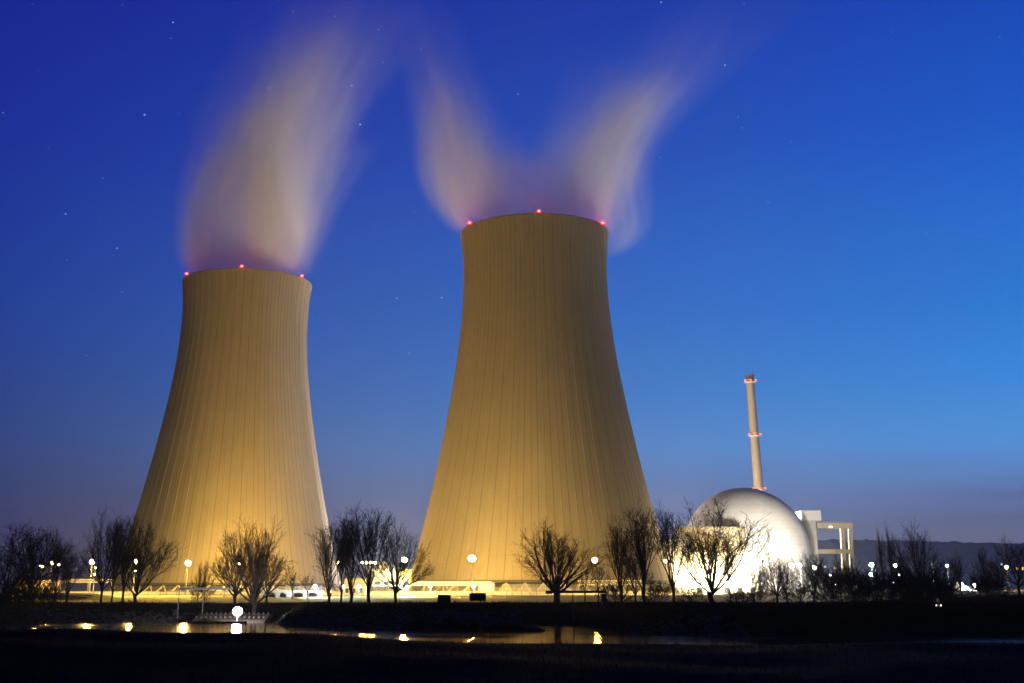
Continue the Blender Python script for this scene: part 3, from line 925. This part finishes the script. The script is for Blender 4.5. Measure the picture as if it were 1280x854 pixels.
# ------------------------------------------------------------------ trees
class Tree:
    def __init__(s, seed, limbs=8, forks=(.3, .48, .64, .82), spread=(8, 55), trunk=.14, fork=1, density=1., upright=.5, limb_len=.8, twig=.00138, lean=0., tr=.021):
        s.r = random.Random(seed)
        s.tv, s.tf, s.cv, s.cf = [], [], [], []
        s.o = dict(limbs=limbs, spread=spread, trunk=trunk, density=density, upright=upright, L=limb_len, twig=twig, tr=tr, forks=forks)
        s.grow()
    def tube(s, pts, rads, crown, n):
        V, Fc = (s.cv, s.cf) if crown else (s.tv, s.tf)
        b = len(V)
        m = len(pts)
        for i, p in enumerate(pts):
            d = (pts[min(i + 1, m - 1)] - pts[max(i - 1, 0)])
            a = Vector((0, 0, 1)) if abs(d.z) < .8 * d.length else Vector((1, 0, 0))
            x = d.cross(a).normalized(); y = d.cross(x).normalized()
            for k in range(n):
                t = 2 * math.pi * k / n
                V.append(p + (x * math.cos(t) + y * math.sin(t)) * rads[i])
        for i in range(m - 1):
            for k in range(n):
                k2 = (k + 1) % n
                Fc.append([b + i * n + k, b + i * n + k2, b + (i + 1) * n + k2, b + (i + 1) * n + k])
    def path(s, p, d, L, n, up, jit):
        pts = [p.copy()]
        d = d.normalized()
        for i in range(n):
            d = (d + Vector((s.r.gauss(0, jit), s.r.gauss(0, jit), s.r.gauss(0, jit) + up))).normalized()
            pts.append(pts[-1] + d * (L / n))
        return pts
    def side(s, d, ang):
        a = Vector((s.r.gauss(0, 1), s.r.gauss(0, 1), s.r.gauss(0, 1)))
        x = d.cross(a).normalized()
        return (d * math.cos(ang) + x * math.sin(ang)).normalized()
    def grow(s):
        o, r = s.o, s.r
        base = Vector((0, 0, -.02))
        top = Vector((r.gauss(0, .01), r.gauss(0, .01), o['trunk']))
        s.tube([base, Vector((0, 0, .01)), (base + top) / 2, top], [o['tr'] * 1.35, o['tr'] * 1.1, o['tr'] * .9, o['tr'] * 1.0], False, 9)
        n = o['limbs']
        for i in range(n):
            az = 2 * math.pi * (i + r.uniform(-.35, .35)) / n
            inc = R(o['spread'][0] + (o['spread'][1] - o['spread'][0]) * ((i * .618) % 1))
            d = Vector((math.sin(inc) * math.cos(az), math.sin(inc) * math.sin(az), math.cos(inc)))
            L = o['L'] * r.uniform(.68, 1.08) * (1 - .18 * math.sin(inc))
            st = Vector((0, 0, o['trunk'] * r.uniform(.75, 1.0))) if o['trunk'] > .03 else Vector((r.gauss(0, .03), r.gauss(0, .03), 0))
            L0 = L * r.uniform(.62, .78)
            pts = s.path(st, d, L0, 8, .045 * o['upright'] * 2, .05)
            r0 = o['tr'] * r.uniform(.36, .56)
            s.tube(pts, [r0 * (1 - .72 * k / 8) for k in range(9)], False, 6)
            subs = [(pts[8], (pts[8] - pts[7]).normalized(), L * .36, r0 * .28)]
            for t in o['forks']:
                k = min(7, int(t * 8)); dd = (pts[k + 1] - pts[k]).normalized()
                p = pts[k].lerp(pts[k + 1], t * 8 - k)
                subs.append((p, s.side(dd, R(r.uniform(14, 36))), L * r.uniform(.80, 1.0) * (1.02 - t * .66), r0 * (1 - .72 * t) * .6))
            for p, dd, L1, r1 in subs:
                b = s.path(p, dd, L1, 7, .07 * o['upright'] * 2, .085)
                s.tube(b, [r1 * (1 - .8 * q / 7) + o['twig'] * .4 for q in range(8)], False, 5)
                n2 = max(4, int(o['density'] * 15.5 * L1 / L * 1.2))
                for q in range(n2):
                    t = .22 + .78 * (q + r.random()) / n2
                    k = min(6, int(t * 7)); p2 = b[k].lerp(b[k + 1], t * 7 - k)
                    d2 = (b[k + 1] - b[k]).normalized()
                    L2 = L * r.uniform(.10, .24) * (1.1 - .35 * t)
                    c = s.path(p2, s.side(d2, R(r.uniform(18, 48))), L2, 4, .08 * o['upright'] * 2, .12)
                    s.tube(c, [o['twig'] * (1.5 - .9 * w / 4) for w in range(5)], True, 3)
                    n3 = int(4.6 * o['density'])
                    for w in range(n3):
                        t3 = .15 + .85 * (w + r.random()) / n3
                        kk = min(3, int(t3 * 4)); p3 = c[kk].lerp(c[kk + 1], t3 * 4 - kk)
                        L3 = L2 * r.uniform(.3, .6) + .006
                        e = s.path(p3, s.side((c[kk + 1] - c[kk]).normalized(), R(r.uniform(18, 48))), L3, 2, .1 * o['upright'] * 2, .13)
                        s.tube(e, [o['twig'] * .9, o['twig'] * .7, o['twig'] * .4], True, 3)
                        for z in range(2):
                            p4 = e[0].lerp(e[2], r.uniform(.3, .95))
                            f = s.path(p4, s.side((e[2] - e[0]).normalized(), R(r.uniform(18, 42))), L3 * r.uniform(.4, .7), 1, .1, .1)
                            s.tube(f, [o['twig'] * .7, o['twig'] * .4], True, 3)
    def meshes(s, nm):
        c = np.array([v[:] for v in s.cv]); t = np.array([v[:] for v in s.tv])
        h = np.percentile(c[:, 2], 99.7)
        w = (np.percentile(c[:, 0], 99) - np.percentile(c[:, 0], 1))
        out = []
        for v, f, mat, n in ((t, s.tf, M['bark'], nm + '_trunk'), (c, s.cf, M['twig'], nm + '_crown')):
            me = bpy.data.meshes.new(n)
            me.from_pydata(v.tolist(), [], f)
            me.materials.append(mat); me.update()
            out.append(me)
        return out[0], out[1], h, w
KIND = {
    'willow': Tree(1, 12, spread=(6, 66), trunk=.15, density=.85, upright=.5, limb_len=.85, tr=.032).meshes('willow'),
    'vase': Tree(2, 9, spread=(4, 50), trunk=.14, density=1., upright=.45, limb_len=.86).meshes('vase'),
    'vase2': Tree(3, 8, spread=(5, 44), trunk=.18, density=1., upright=.4, limb_len=.8).meshes('vase2'),
    'wide': Tree(21, 12, spread=(5, 78), trunk=.2, density=.95, upright=.42, limb_len=.74, tr=.022).meshes('wide'),
    'tall': Tree(5, 7, spread=(3, 32), trunk=.20, density=1., upright=.5, limb_len=.82).meshes('tall'),
    'tall2': Tree(8, 6, spread=(4, 36), trunk=.16, density=1.05, upright=.45, limb_len=.86).meshes('tall2'),
    'round': Tree(9, 14, spread=(5, 85), trunk=.06, density=.85, upright=.2, limb_len=.75, twig=.0018, tr=.016).meshes('round'),
    'poplar': Tree(11, 7, spread=(1, 12), trunk=.10, density=1., upright=.6, limb_len=.85, twig=.0012, tr=.014).meshes('poplar'),
    'shrub': Tree(12, 13, spread=(8, 75), trunk=.0, density=.8, upright=.2, limb_len=.75, twig=.003, tr=.012).meshes('shrub'),
    'sapling': Tree(13, 6, spread=(5, 50), trunk=.3, density=.6, upright=.4, limb_len=.6, twig=.0024, tr=.013, forks=(.3, .6)).meshes('sapling'),
}
rnd = random.Random(77)
def tree(kind, px, Y, ptop, pl, pr, label, group='bare winter trees along the bank', name='bare_tree', cat='tree'):
    tm, cm, h, w = KIND[kind]
    x = at(px, 752, Y).x
    z = gz(x, Y)
    H = at(px, ptop, Y).z - z
    Wd = (pr - pl) * pxm(px, ptop, Y)
    e = empty(name, (x, Y, z - .1), rnd.uniform(0, 6.28), label, cat, group)
    s = H / h
    e.scale = (Wd / w, Wd / w, s)
    for me, nm in ((tm, 'stems' if kind == 'shrub' else 'trunk'), (cm, 'crown')):
        o = bpy.data.objects.new(nm, me)
        COL.objects.link(o)
        o.parent = e
    return e
for a in [
    ('vase', 4, 225, 655, -40, 45, 'dark bare tree cut by the left edge'),
    ('vase2', 38, 235, 655, 0, 78, 'dense dark bare tree left of the three left lamps'),
    ('tall', 68, 240, 664, 42, 92, 'bare tree whose branches cross the three left lamps'),
    ('tall2', 83, 262, 690, 66, 104, 'smaller bare tree at right end of the dark left clump'),
    ('wide', 126, 245, 637, 98, 152, 'tall bare tree, left of the three thick trunks'),
    ('tall', 139, 250, 641, 118, 162, 'tall bare tree, middle of the three thick trunks'),
    ('vase2', 153, 244, 642, 132, 178, 'tall bare tree, right of the three thick trunks'),
    ('vase', 170, 252, 656, 146, 205, 'bare tree spreading over the left tower\'s left foot'),
    ('round', 247, 268, 703, 236, 262, 'small rounded bare tree left of its twin, behind the grey beam'),
    ('round', 255, 262, 700, 244, 274, 'small rounded bare tree just right of its twin, behind the grey beam'),
    ('wide', 294, 236, 650, 252, 320, 'bare tree spreading left, before the left tower\'s middle'),
    ('willow', 317, 226, 650, 282, 367, 'broad bare tree spreading right, behind the white lamp'),
    ('vase2', 333, 262, 690, 312, 358, 'smaller bare tree behind the broad tree\'s right side'),
    ('sapling', 365, 300, 712, 356, 374, 'thin sapling in front of the low bridge'),
    ('sapling', 384, 300, 716, 376, 392, 'thin sapling right of the low bridge\'s widest pier'),
    ('tall2', 410, 216, 652, 375, 424, 'bare tree overlapping the left tower\'s right foot'),
    ('tall', 426, 222, 645, 402, 448, 'slim dark bare tree second in the middle clump'),
    ('tall2', 438, 214, 642, 414, 462, 'dark bare tree in the centre of the middle clump'),
    ('vase2', 461, 218, 632, 424, 492, 'tallest bare tree with forked trunk in the middle clump'),
    ('wide', 495, 212, 651, 466, 536, 'bare tree at the right end of the middle clump'),
    ('willow', 696, 236, 649, 626, 744, 'stout pollard willow standing alone before the big tower'),
    ('sapling', 731, 270, 712, 720, 742, 'small young tree right of the pollard willow'),
    ('sapling', 748, 268, 700, 736, 760, 'small young tree under the lamp right of the willow'),
    ('tall', 777, 228, 648, 748, 800, 'bare tree left of two at the big tower\'s right foot'),
    ('vase2', 795, 240, 690, 778, 816, 'smaller bare tree behind the pair at the tower\'s right foot'),
    ('tall2', 806, 215, 631, 770, 832, 'taller bare tree right of two at the big tower\'s right foot'),
    ('tall', 842, 205, 630, 812, 876, 'bare tree in front of the tall white block'),
    ('vase', 891, 202, 624, 850, 936, 'largest bare tree in front of the long white hall'),
    ('tall', 913, 204, 672, 900, 930, 'second bare tree close beside the largest one'),
    ('vase2', 942, 210, 705, 922, 962, 'small bare tree at the long white hall\'s right end'),
    ('wide', 972, 215, 689, 946, 992, 'bare tree in front of the dome\'s lower half'),
    ('tall', 984, 222, 700, 968, 1004, 'slim bare tree beside the one before the dome'),
    ('vase2', 1018, 215, 690, 1000, 1040, 'bare tree in front of the concrete lift block'),
    ('poplar', 1107, 270, 657, 1099, 1113, 'left one of two tall thin poplars on the right'),
    ('poplar', 1119, 265, 654, 1110, 1128, 'right one of two tall thin poplars on the right'),
    ('wide', 1153, 235, 653, 1126, 1180, 'tall bushy bare tree right of the poplars'),
    ('poplar', 1203, 260, 688, 1192, 1216, 'narrow dark bare tree left of the white gable'),
    ('round', 1235, 240, 683, 1213, 1258, 'round dense bare tree left of the right edge lamps'),
    ('wide', 1276, 250, 671, 1248, 1312, 'bare tree cut by the right edge'),
]: tree(*a)
SG = 'dark shrubs along the bank'
for a in [
    ('shrub', 1042, 220, 706, 1024, 1064, 'shrub below the portal frame\'s lower beam'),
    ('shrub', 1068, 215, 698, 1050, 1090, 'shrub right of the portal frame'),
    ('shrub', 1092, 205, 716, 1072, 1116, 'shrub below the brightest pale green lamp'),
    ('shrub', 1122, 212, 712, 1102, 1146, 'shrub at the foot of the poplars'),
    ('shrub', 1140, 205, 706, 1122, 1164, 'shrub just left of the tall bushy tree\'s foot'),
    ('shrub', 1166, 208, 708, 1146, 1190, 'shrub at the foot of the tall bushy tree'),
    ('shrub', 1188, 215, 716, 1172, 1210, 'shrub right of the tall bushy tree'),
    ('shrub', 1232, 228, 712, 1210, 1256, 'shrub under the round dense tree'),
    ('shrub', 1000, 225, 722, 980, 1022, 'shrub below the dome\'s right edge'),
    ('shrub', 1032, 235, 700, 1016, 1050, 'shrub between the lift block and the portal frame'),
    ('shrub', 1056, 228, 694, 1040, 1074, 'shrub under the portal frame\'s open bay'),
    ('shrub', 1080, 225, 704, 1062, 1100, 'shrub just left of the brightest pale green lamp'),
    ('shrub', 1108, 222, 702, 1090, 1128, 'shrub in front of the left thin poplar'),
    ('shrub', 1131, 225, 696, 1114, 1150, 'shrub in front of the right thin poplar'),
    ('shrub', 1176, 224, 700, 1158, 1196, 'shrub below the pale green lamp right of the bushy tree'),
    ('shrub', 1246, 232, 706, 1230, 1266, 'shrub at the right of the round dense tree'),
    ('shrub', 1150, 200, 714, 1130, 1172, 'low shrub in front of the tall bushy tree'),
    ('shrub', 950, 215, 722, 934, 968, 'low shrub below the dome\'s left half'),
    ('shrub', 34, 215, 704, 10, 60, 'dense shrub left of the three left lamps'),
    ('shrub', 925, 195, 732, 908, 944, 'low shrub right of the largest tree\'s trunk'),
    ('shrub', 868, 200, 728, 852, 888, 'low shrub left of the largest tree\'s trunk'),
    ('shrub', 15, 220, 712, -12, 40, 'shrub in the left edge trees'),
    ('shrub', 56, 225, 716, 36, 78, 'shrub below the three left lamps'),
    ('shrub', 770, 245, 722, 752, 792, 'shrub left of the pair of trees at the tower\'s right foot'),
    ('shrub', 822, 225, 722, 806, 842, 'shrub between the tower\'s right foot trees and the white block'),
]: tree(*a[:6], a[6], SG, 'shrub', 'shrub')

# ------------------------------------------------------------------ ground cover: grass and rubble
rs = np.random.RandomState(3)
def blades(name, P, H, Wd, mat):
    n = len(P)
    a = rs.rand(n) * 6.283
    lx, ly = np.cos(a) * Wd, np.sin(a) * Wd
    bend = rs.normal(0, .35, (n, 2)) * H[:, None]
    v = np.zeros((n, 3, 3))
    v[:, 0] = P + np.stack([-lx, -ly, -.05 + 0 * lx], 1)
    v[:, 1] = P + np.stack([lx, ly, -.05 + 0 * lx], 1)
    v[:, 2] = P + np.stack([bend[:, 0], bend[:, 1], H], 1)
    f = np.arange(n * 3).reshape(n, 3)
    return link_mesh(name, v.reshape(-1, 3), f.tolist(), mat)
M['grass'] = noisy('dry_grass', (.05, .04, .014), (.022, .020, .008), .6, rough=1, spec=.05)
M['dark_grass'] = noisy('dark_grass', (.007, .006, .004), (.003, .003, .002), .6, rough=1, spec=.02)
n = 36000
gx_ = rs.uniform(-130, 130, n); gy_ = rs.uniform(140, 256, n)
s_ = gy_ - np.interp(gx_, SHX, SHY)
keep = (s_ > 3) & (rs.rand(n) < np.clip(1.1 - np.abs(gy_ - 225) / 170, .15, 1))
gx_, gy_ = gx_[keep], gy_[keep]
Pz = ground(gx_, gy_)
Hh = rs.uniform(.2, .55, len(gx_)) * np.where(wob(gx_, gy_, 12) > .5, 1.7, 1)
tag(blades('grass', np.stack([gx_, gy_, Pz], 1), Hh, rs.uniform(.03, .07, len(gx_)), M['grass']), 'rough dry grass covering the far bank', 'grass', kind='stuff')
n = 26000
gy_ = 36 - 30 * rs.rand(n) ** 1.4; gx_ = rs.uniform(-.45, .52, n) * gy_ * 1.1
Pz = near(gx_, gy_)
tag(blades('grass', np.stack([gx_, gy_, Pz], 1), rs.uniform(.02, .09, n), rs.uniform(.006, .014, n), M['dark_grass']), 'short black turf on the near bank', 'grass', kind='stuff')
# rubble stones
def rubble(n):
    V, Fc = [], []
    k = 0
    while k < n:
        x = rs.uniform(-105, 30)
        ys_ = np.interp(x, SHX, SHY)
        on = rs.rand() < .12
        if on:
            q = rs.rand(); p = SPIT[0] + (SPIT[1] - SPIT[0]) * q + rs.normal(0, 1.6 * (1.1 - q), 2)
            x, y = p
        else: y = ys_ + abs(rs.normal(0, 5)) - .5
        if -48.5 < x < -31 and y > 200: continue
        if 8 < x < 20 and not on: continue
        z = gz(x, y)
        if z < WZ - .3: continue
        r_ = rs.uniform(.14, .42)
        b = len(V)
        for c in ((1, 0, 0), (-1, 0, 0), (0, 1, 0), (0, -1, 0), (0, 0, 1), (0, 0, -1), (.6, .6, .5), (-.6, .5, .6), (.5, -.7, .5), (-.6, -.6, .4)):
            V.append((x + c[0] * r_ * rs.uniform(.7, 1.2), y + c[1] * r_ * rs.uniform(.7, 1.2), z + c[2] * r_ * rs.uniform(.5, .9)))
        for q in ((0, 6, 4), (0, 2, 6), (2, 4, 6), (2, 7, 4), (2, 1, 7), (1, 4, 7), (1, 9, 4), (1, 3, 9), (3, 4, 9), (3, 8, 4), (3, 0, 8), (0, 4, 8), (0, 5, 2), (2, 5, 1), (1, 5, 3), (3, 5, 0)):
            Fc.append([b + i for i in q])
        k += 1
    return link_mesh('rubble', V, Fc, M['stone'])
M['stone'] = noisy('river_stone', (.10, .095, .085), (.045, .042, .038), 1.5, rough=.9)
tag(rubble(4200), 'grey rubble stones lining the far water edge', 'stones', kind='stuff')

# ------------------------------------------------------------------ steam
def strand(parent, Y, pts, sigma, yoff=0., asp=1., seed=0, name='steam_strand', streak=.85, warp=.85):
    """pts: (px, py, radius_px, density) from bottom to top"""
    P = []
    for px, py, rp, d in pts:
        c = at(px, py, Y + yoff)
        P.append((c.z, c.x, 1.12 * rp * pxm(px, py, Y + yoff), d))
    P = np.array(P)
    z0, z1 = P[0, 0], P[-1, 0]
    n = 26
    zs = np.linspace(z0, z1, n)
    def sm(col):
        y = np.interp(zs, P[:, 0], P[:, col])
        for _ in range(6):
            y[1:-1] = (y[:-2] + 2 * y[1:-1] + y[2:]) / 4
        return y
    cx, rr_, dd = sm(1), sm(2), sm(3)
    yc = Y + yoff
    xm, xr = cx.min(), max(1., cx.max() - cx.min())
    rm = rr_.max()
    V, Fc = [], []
    N = 28
    for i in range(n):
        for k in range(N):
            t = 2 * math.pi * k / N
            V.append((cx[i] + math.cos(t) * rr_[i] * 1.01, yc + math.sin(t) * rr_[i] * asp * 1.01, zs[i]))
    for i in range(n - 1):
        for k in range(N):
            k2 = (k + 1) % N
            Fc.append([i * N + k, i * N + k2, (i + 1) * N + k2, (i + 1) * N + k])
    Fc.append(list(range(N))[::-1]); Fc.append([(n - 1) * N + k for k in range(N)])
    m = bpy.data.materials.new('steam')
    m.use_nodes = True
    m.node_tree.nodes.clear()
    g = NT(m.node_tree)
    gm = g.n('ShaderNodeNewGeometry')
    x, y, z = g.xyz(gm.outputs['Position'])
    t = g.mapr(z, z0, z1)
    rmp = g.ramp(t, [((zs[i] - z0) / (z1 - z0), ((cx[i] - xm) / xr, rr_[i] / rm, dd[i])) for i in range(n)])
    sc = g.n('ShaderNodeSeparateColor'); g.put(sc.inputs[0], rmp)
    ccx = g.m('MULTIPLY_ADD', sc.outputs[0], xr, xm)
    r_ = g.m('MULTIPLY', sc.outputs[1], rm)
    u0 = g.m('DIVIDE', g.m('SUBTRACT', x, ccx), r_)
    wv = g.n('ShaderNodeTexNoise'); wv.inputs['Scale'].default_value = .026; wv.inputs['Detail'].default_value = 3
    g.put(wv.inputs['Vector'], g.comb(x, y, g.m('MULTIPLY', z, .42)))
    wx, wy, wz_ = g.xyz(wv.outputs['Color'])
    u = g.m('ADD', u0, g.m('MULTIPLY', g.m('SUBTRACT', wx, .5), warp))
    v = g.m('ADD', g.m('DIVIDE', g.m('SUBTRACT', y, yc), g.m('MULTIPLY', r_, asp)), g.m('MULTIPLY', g.m('SUBTRACT', wy, .5), warp))
    hull = g.m('SUBTRACT', 1., g.m('ADD', g.m('MULTIPLY', u0, u0), 0.), clamp=True)
    q2 = g.m('ADD', g.m('MULTIPLY', u, u), g.m('MULTIPLY', v, v))
    fall = g.m('SUBTRACT', 1., q2, clamp=True)
    fall = g.m('MULTIPLY', g.m('POWER', fall, 1.6), g.mapr(hull, 0, .3, 0, 1, True))
    ns = g.noise(g.comb(g.m('MULTIPLY', u, 2.3), g.m('MULTIPLY', v, 2.3), g.m('ADD', g.m('MULTIPLY', t, 1.7), seed * 3.7)), 1., 4, .6)
    fac = g.mapr(ns, .34, .70, 1 - streak, 1 + streak)
    ends = g.m('MULTIPLY', g.mapr(t, 0, .03, 0, 1, True), g.mapr(t, .8, 1, 1, 0, True))
    den = g.m('MULTIPLY', g.m('MULTIPLY', fall, fac), g.m('MULTIPLY', g.m('MULTIPLY', sc.outputs[2], ends), sigma * 1.02))
    vs = g.n('ShaderNodeVolumeScatter')
    vs.inputs['Color'].default_value = (.97, .96, .96, 1)
    vs.inputs['Anisotropy'].default_value = -0.4
    g.put(vs.inputs['Density'], den)
    out = g.n('ShaderNodeOutputMaterial')
    g.t.links.new(vs.outputs[0], out.inputs['Volume'])
    o = link_mesh(name, V, Fc, m, parent)
    o.location = -Vector(parent.location)
    return o
SGR = 'steam plumes over the towers'
p1 = empty('steam_plume', at(310, 335, TY2), 0, 'thick steam column leaning right above the farther left tower', 'steam plume', SGR)
strand(p1, TY2, [(310, 347, 76, 1.5), (312, 325, 86, 1.2), (316, 280, 94, 1), (328, 220, 98, .9), (352, 160, 102, .62), (384, 100, 108, .25), (424, 40, 116, .08), (470, -40, 124, .01)], .026, seed=1)
strand(p1, TY2, [(345, 346, 40, .9), (350, 325, 50, 1), (347, 285, 58, 1), (338, 225, 58, .95), (346, 165, 54, .85), (366, 110, 54, .4), (390, 55, 56, .10), (415, 5, 58, .02)], .040, yoff=-12, seed=2)
strand(p1, TY2, [(266, 347, 32, 1.5), (264, 315, 36, 1.2), (267, 270, 38, 1), (281, 215, 40, .8), (303, 165, 38, .45), (328, 110, 36, .08)], .030, yoff=4, seed=3)
strand(p1, TY2, [(378, 335, 16, .2), (388, 300, 22, .7), (404, 260, 26, .6), (430, 215, 30, .4), (462, 165, 34, .15)], .014, yoff=6, seed=11)
p2 = empty('steam_plume', at(590, 280, TY), 0, 'pale steam wisp rising above the big tower\'s left rim', 'steam plume', SGR)
strand(p2, TY, [(615, 286, 44, .8), (598, 268, 64, 1), (590, 240, 74, 1), (585, 200, 76, .85), (573, 150, 70, .6), (556, 100, 60, .22), (540, 50, 52, .08), (526, -20, 48, .01)], .026, seed=4)
strand(p2, TY, [(582, 292, 16, .7), (566, 268, 36, 1), (560, 235, 40, 1), (556, 195, 40, .65), (549, 140, 38, .35), (538, 85, 34, .05)], .032, yoff=-6, seed=5)
p3 = empty('steam_plume', at(720, 275, TY), 0, 'pale steam wisp drifting right off the big tower\'s right rim', 'steam plume', SGR)
strand(p3, TY, [(712, 286, 46, .7), (724, 265, 66, .9), (738, 225, 76, .9), (754, 180, 78, .75), (784, 140, 82, .45), (824, 100, 86, .24), (872, 50, 94, .07), (935, -20, 106, .01)], .022, seed=6)
strand(p3, TY, [(748, 292, 24, .8), (748, 265, 38, 1), (746, 235, 46, 1), (755, 200, 46, .9), (778, 160, 44, .8), (810, 118, 44, .5), (848, 75, 44, .1)], .038, yoff=-8, seed=7)
strand(p3, TY, [(762, 323, 8, .4), (774, 308, 27, .9), (780, 290, 37, .95), (777, 264, 46, .8), (768, 236, 52, .6), (764, 205, 54, .3), (768, 175, 54, .05)], .019, yoff=20, seed=8)
strand(p3, TY, [(695, 284, 36, .8), (702, 245, 52, .6), (716, 190, 54, .42), (740, 130, 52, .25), (768, 60, 54, .06)], .018, yoff=6, seed=12)
strand(p2, TY, [(667, 286, 84, .9), (667, 266, 96, .9), (667, 244, 98, .6), (665, 205, 92, .2), (663, 170, 90, .05)], .034, seed=9, name='mouth_steam')

# ------------------------------------------------------------------ haze
m = bpy.data.materials.new('haze'); m.use_nodes = True; m.node_tree.nodes.clear()
g = NT(m.node_tree)
pv = g.n('ShaderNodeVolumePrincipled')
pv.inputs['Color'].default_value = (.68, .79, .96, 1)
pv.inputs['Density'].default_value = HAZE
pv.inputs['Anisotropy'].default_value = .3
oo = g.n('ShaderNodeOutputMaterial'); g.t.links.new(pv.outputs[0], oo.inputs['Volume'])
tag(MB().box(-4100, 4100, -60, 4600, -6, 330).build('haze', m), 'thin evening haze over the river plain', 'haze', kind='stuff')
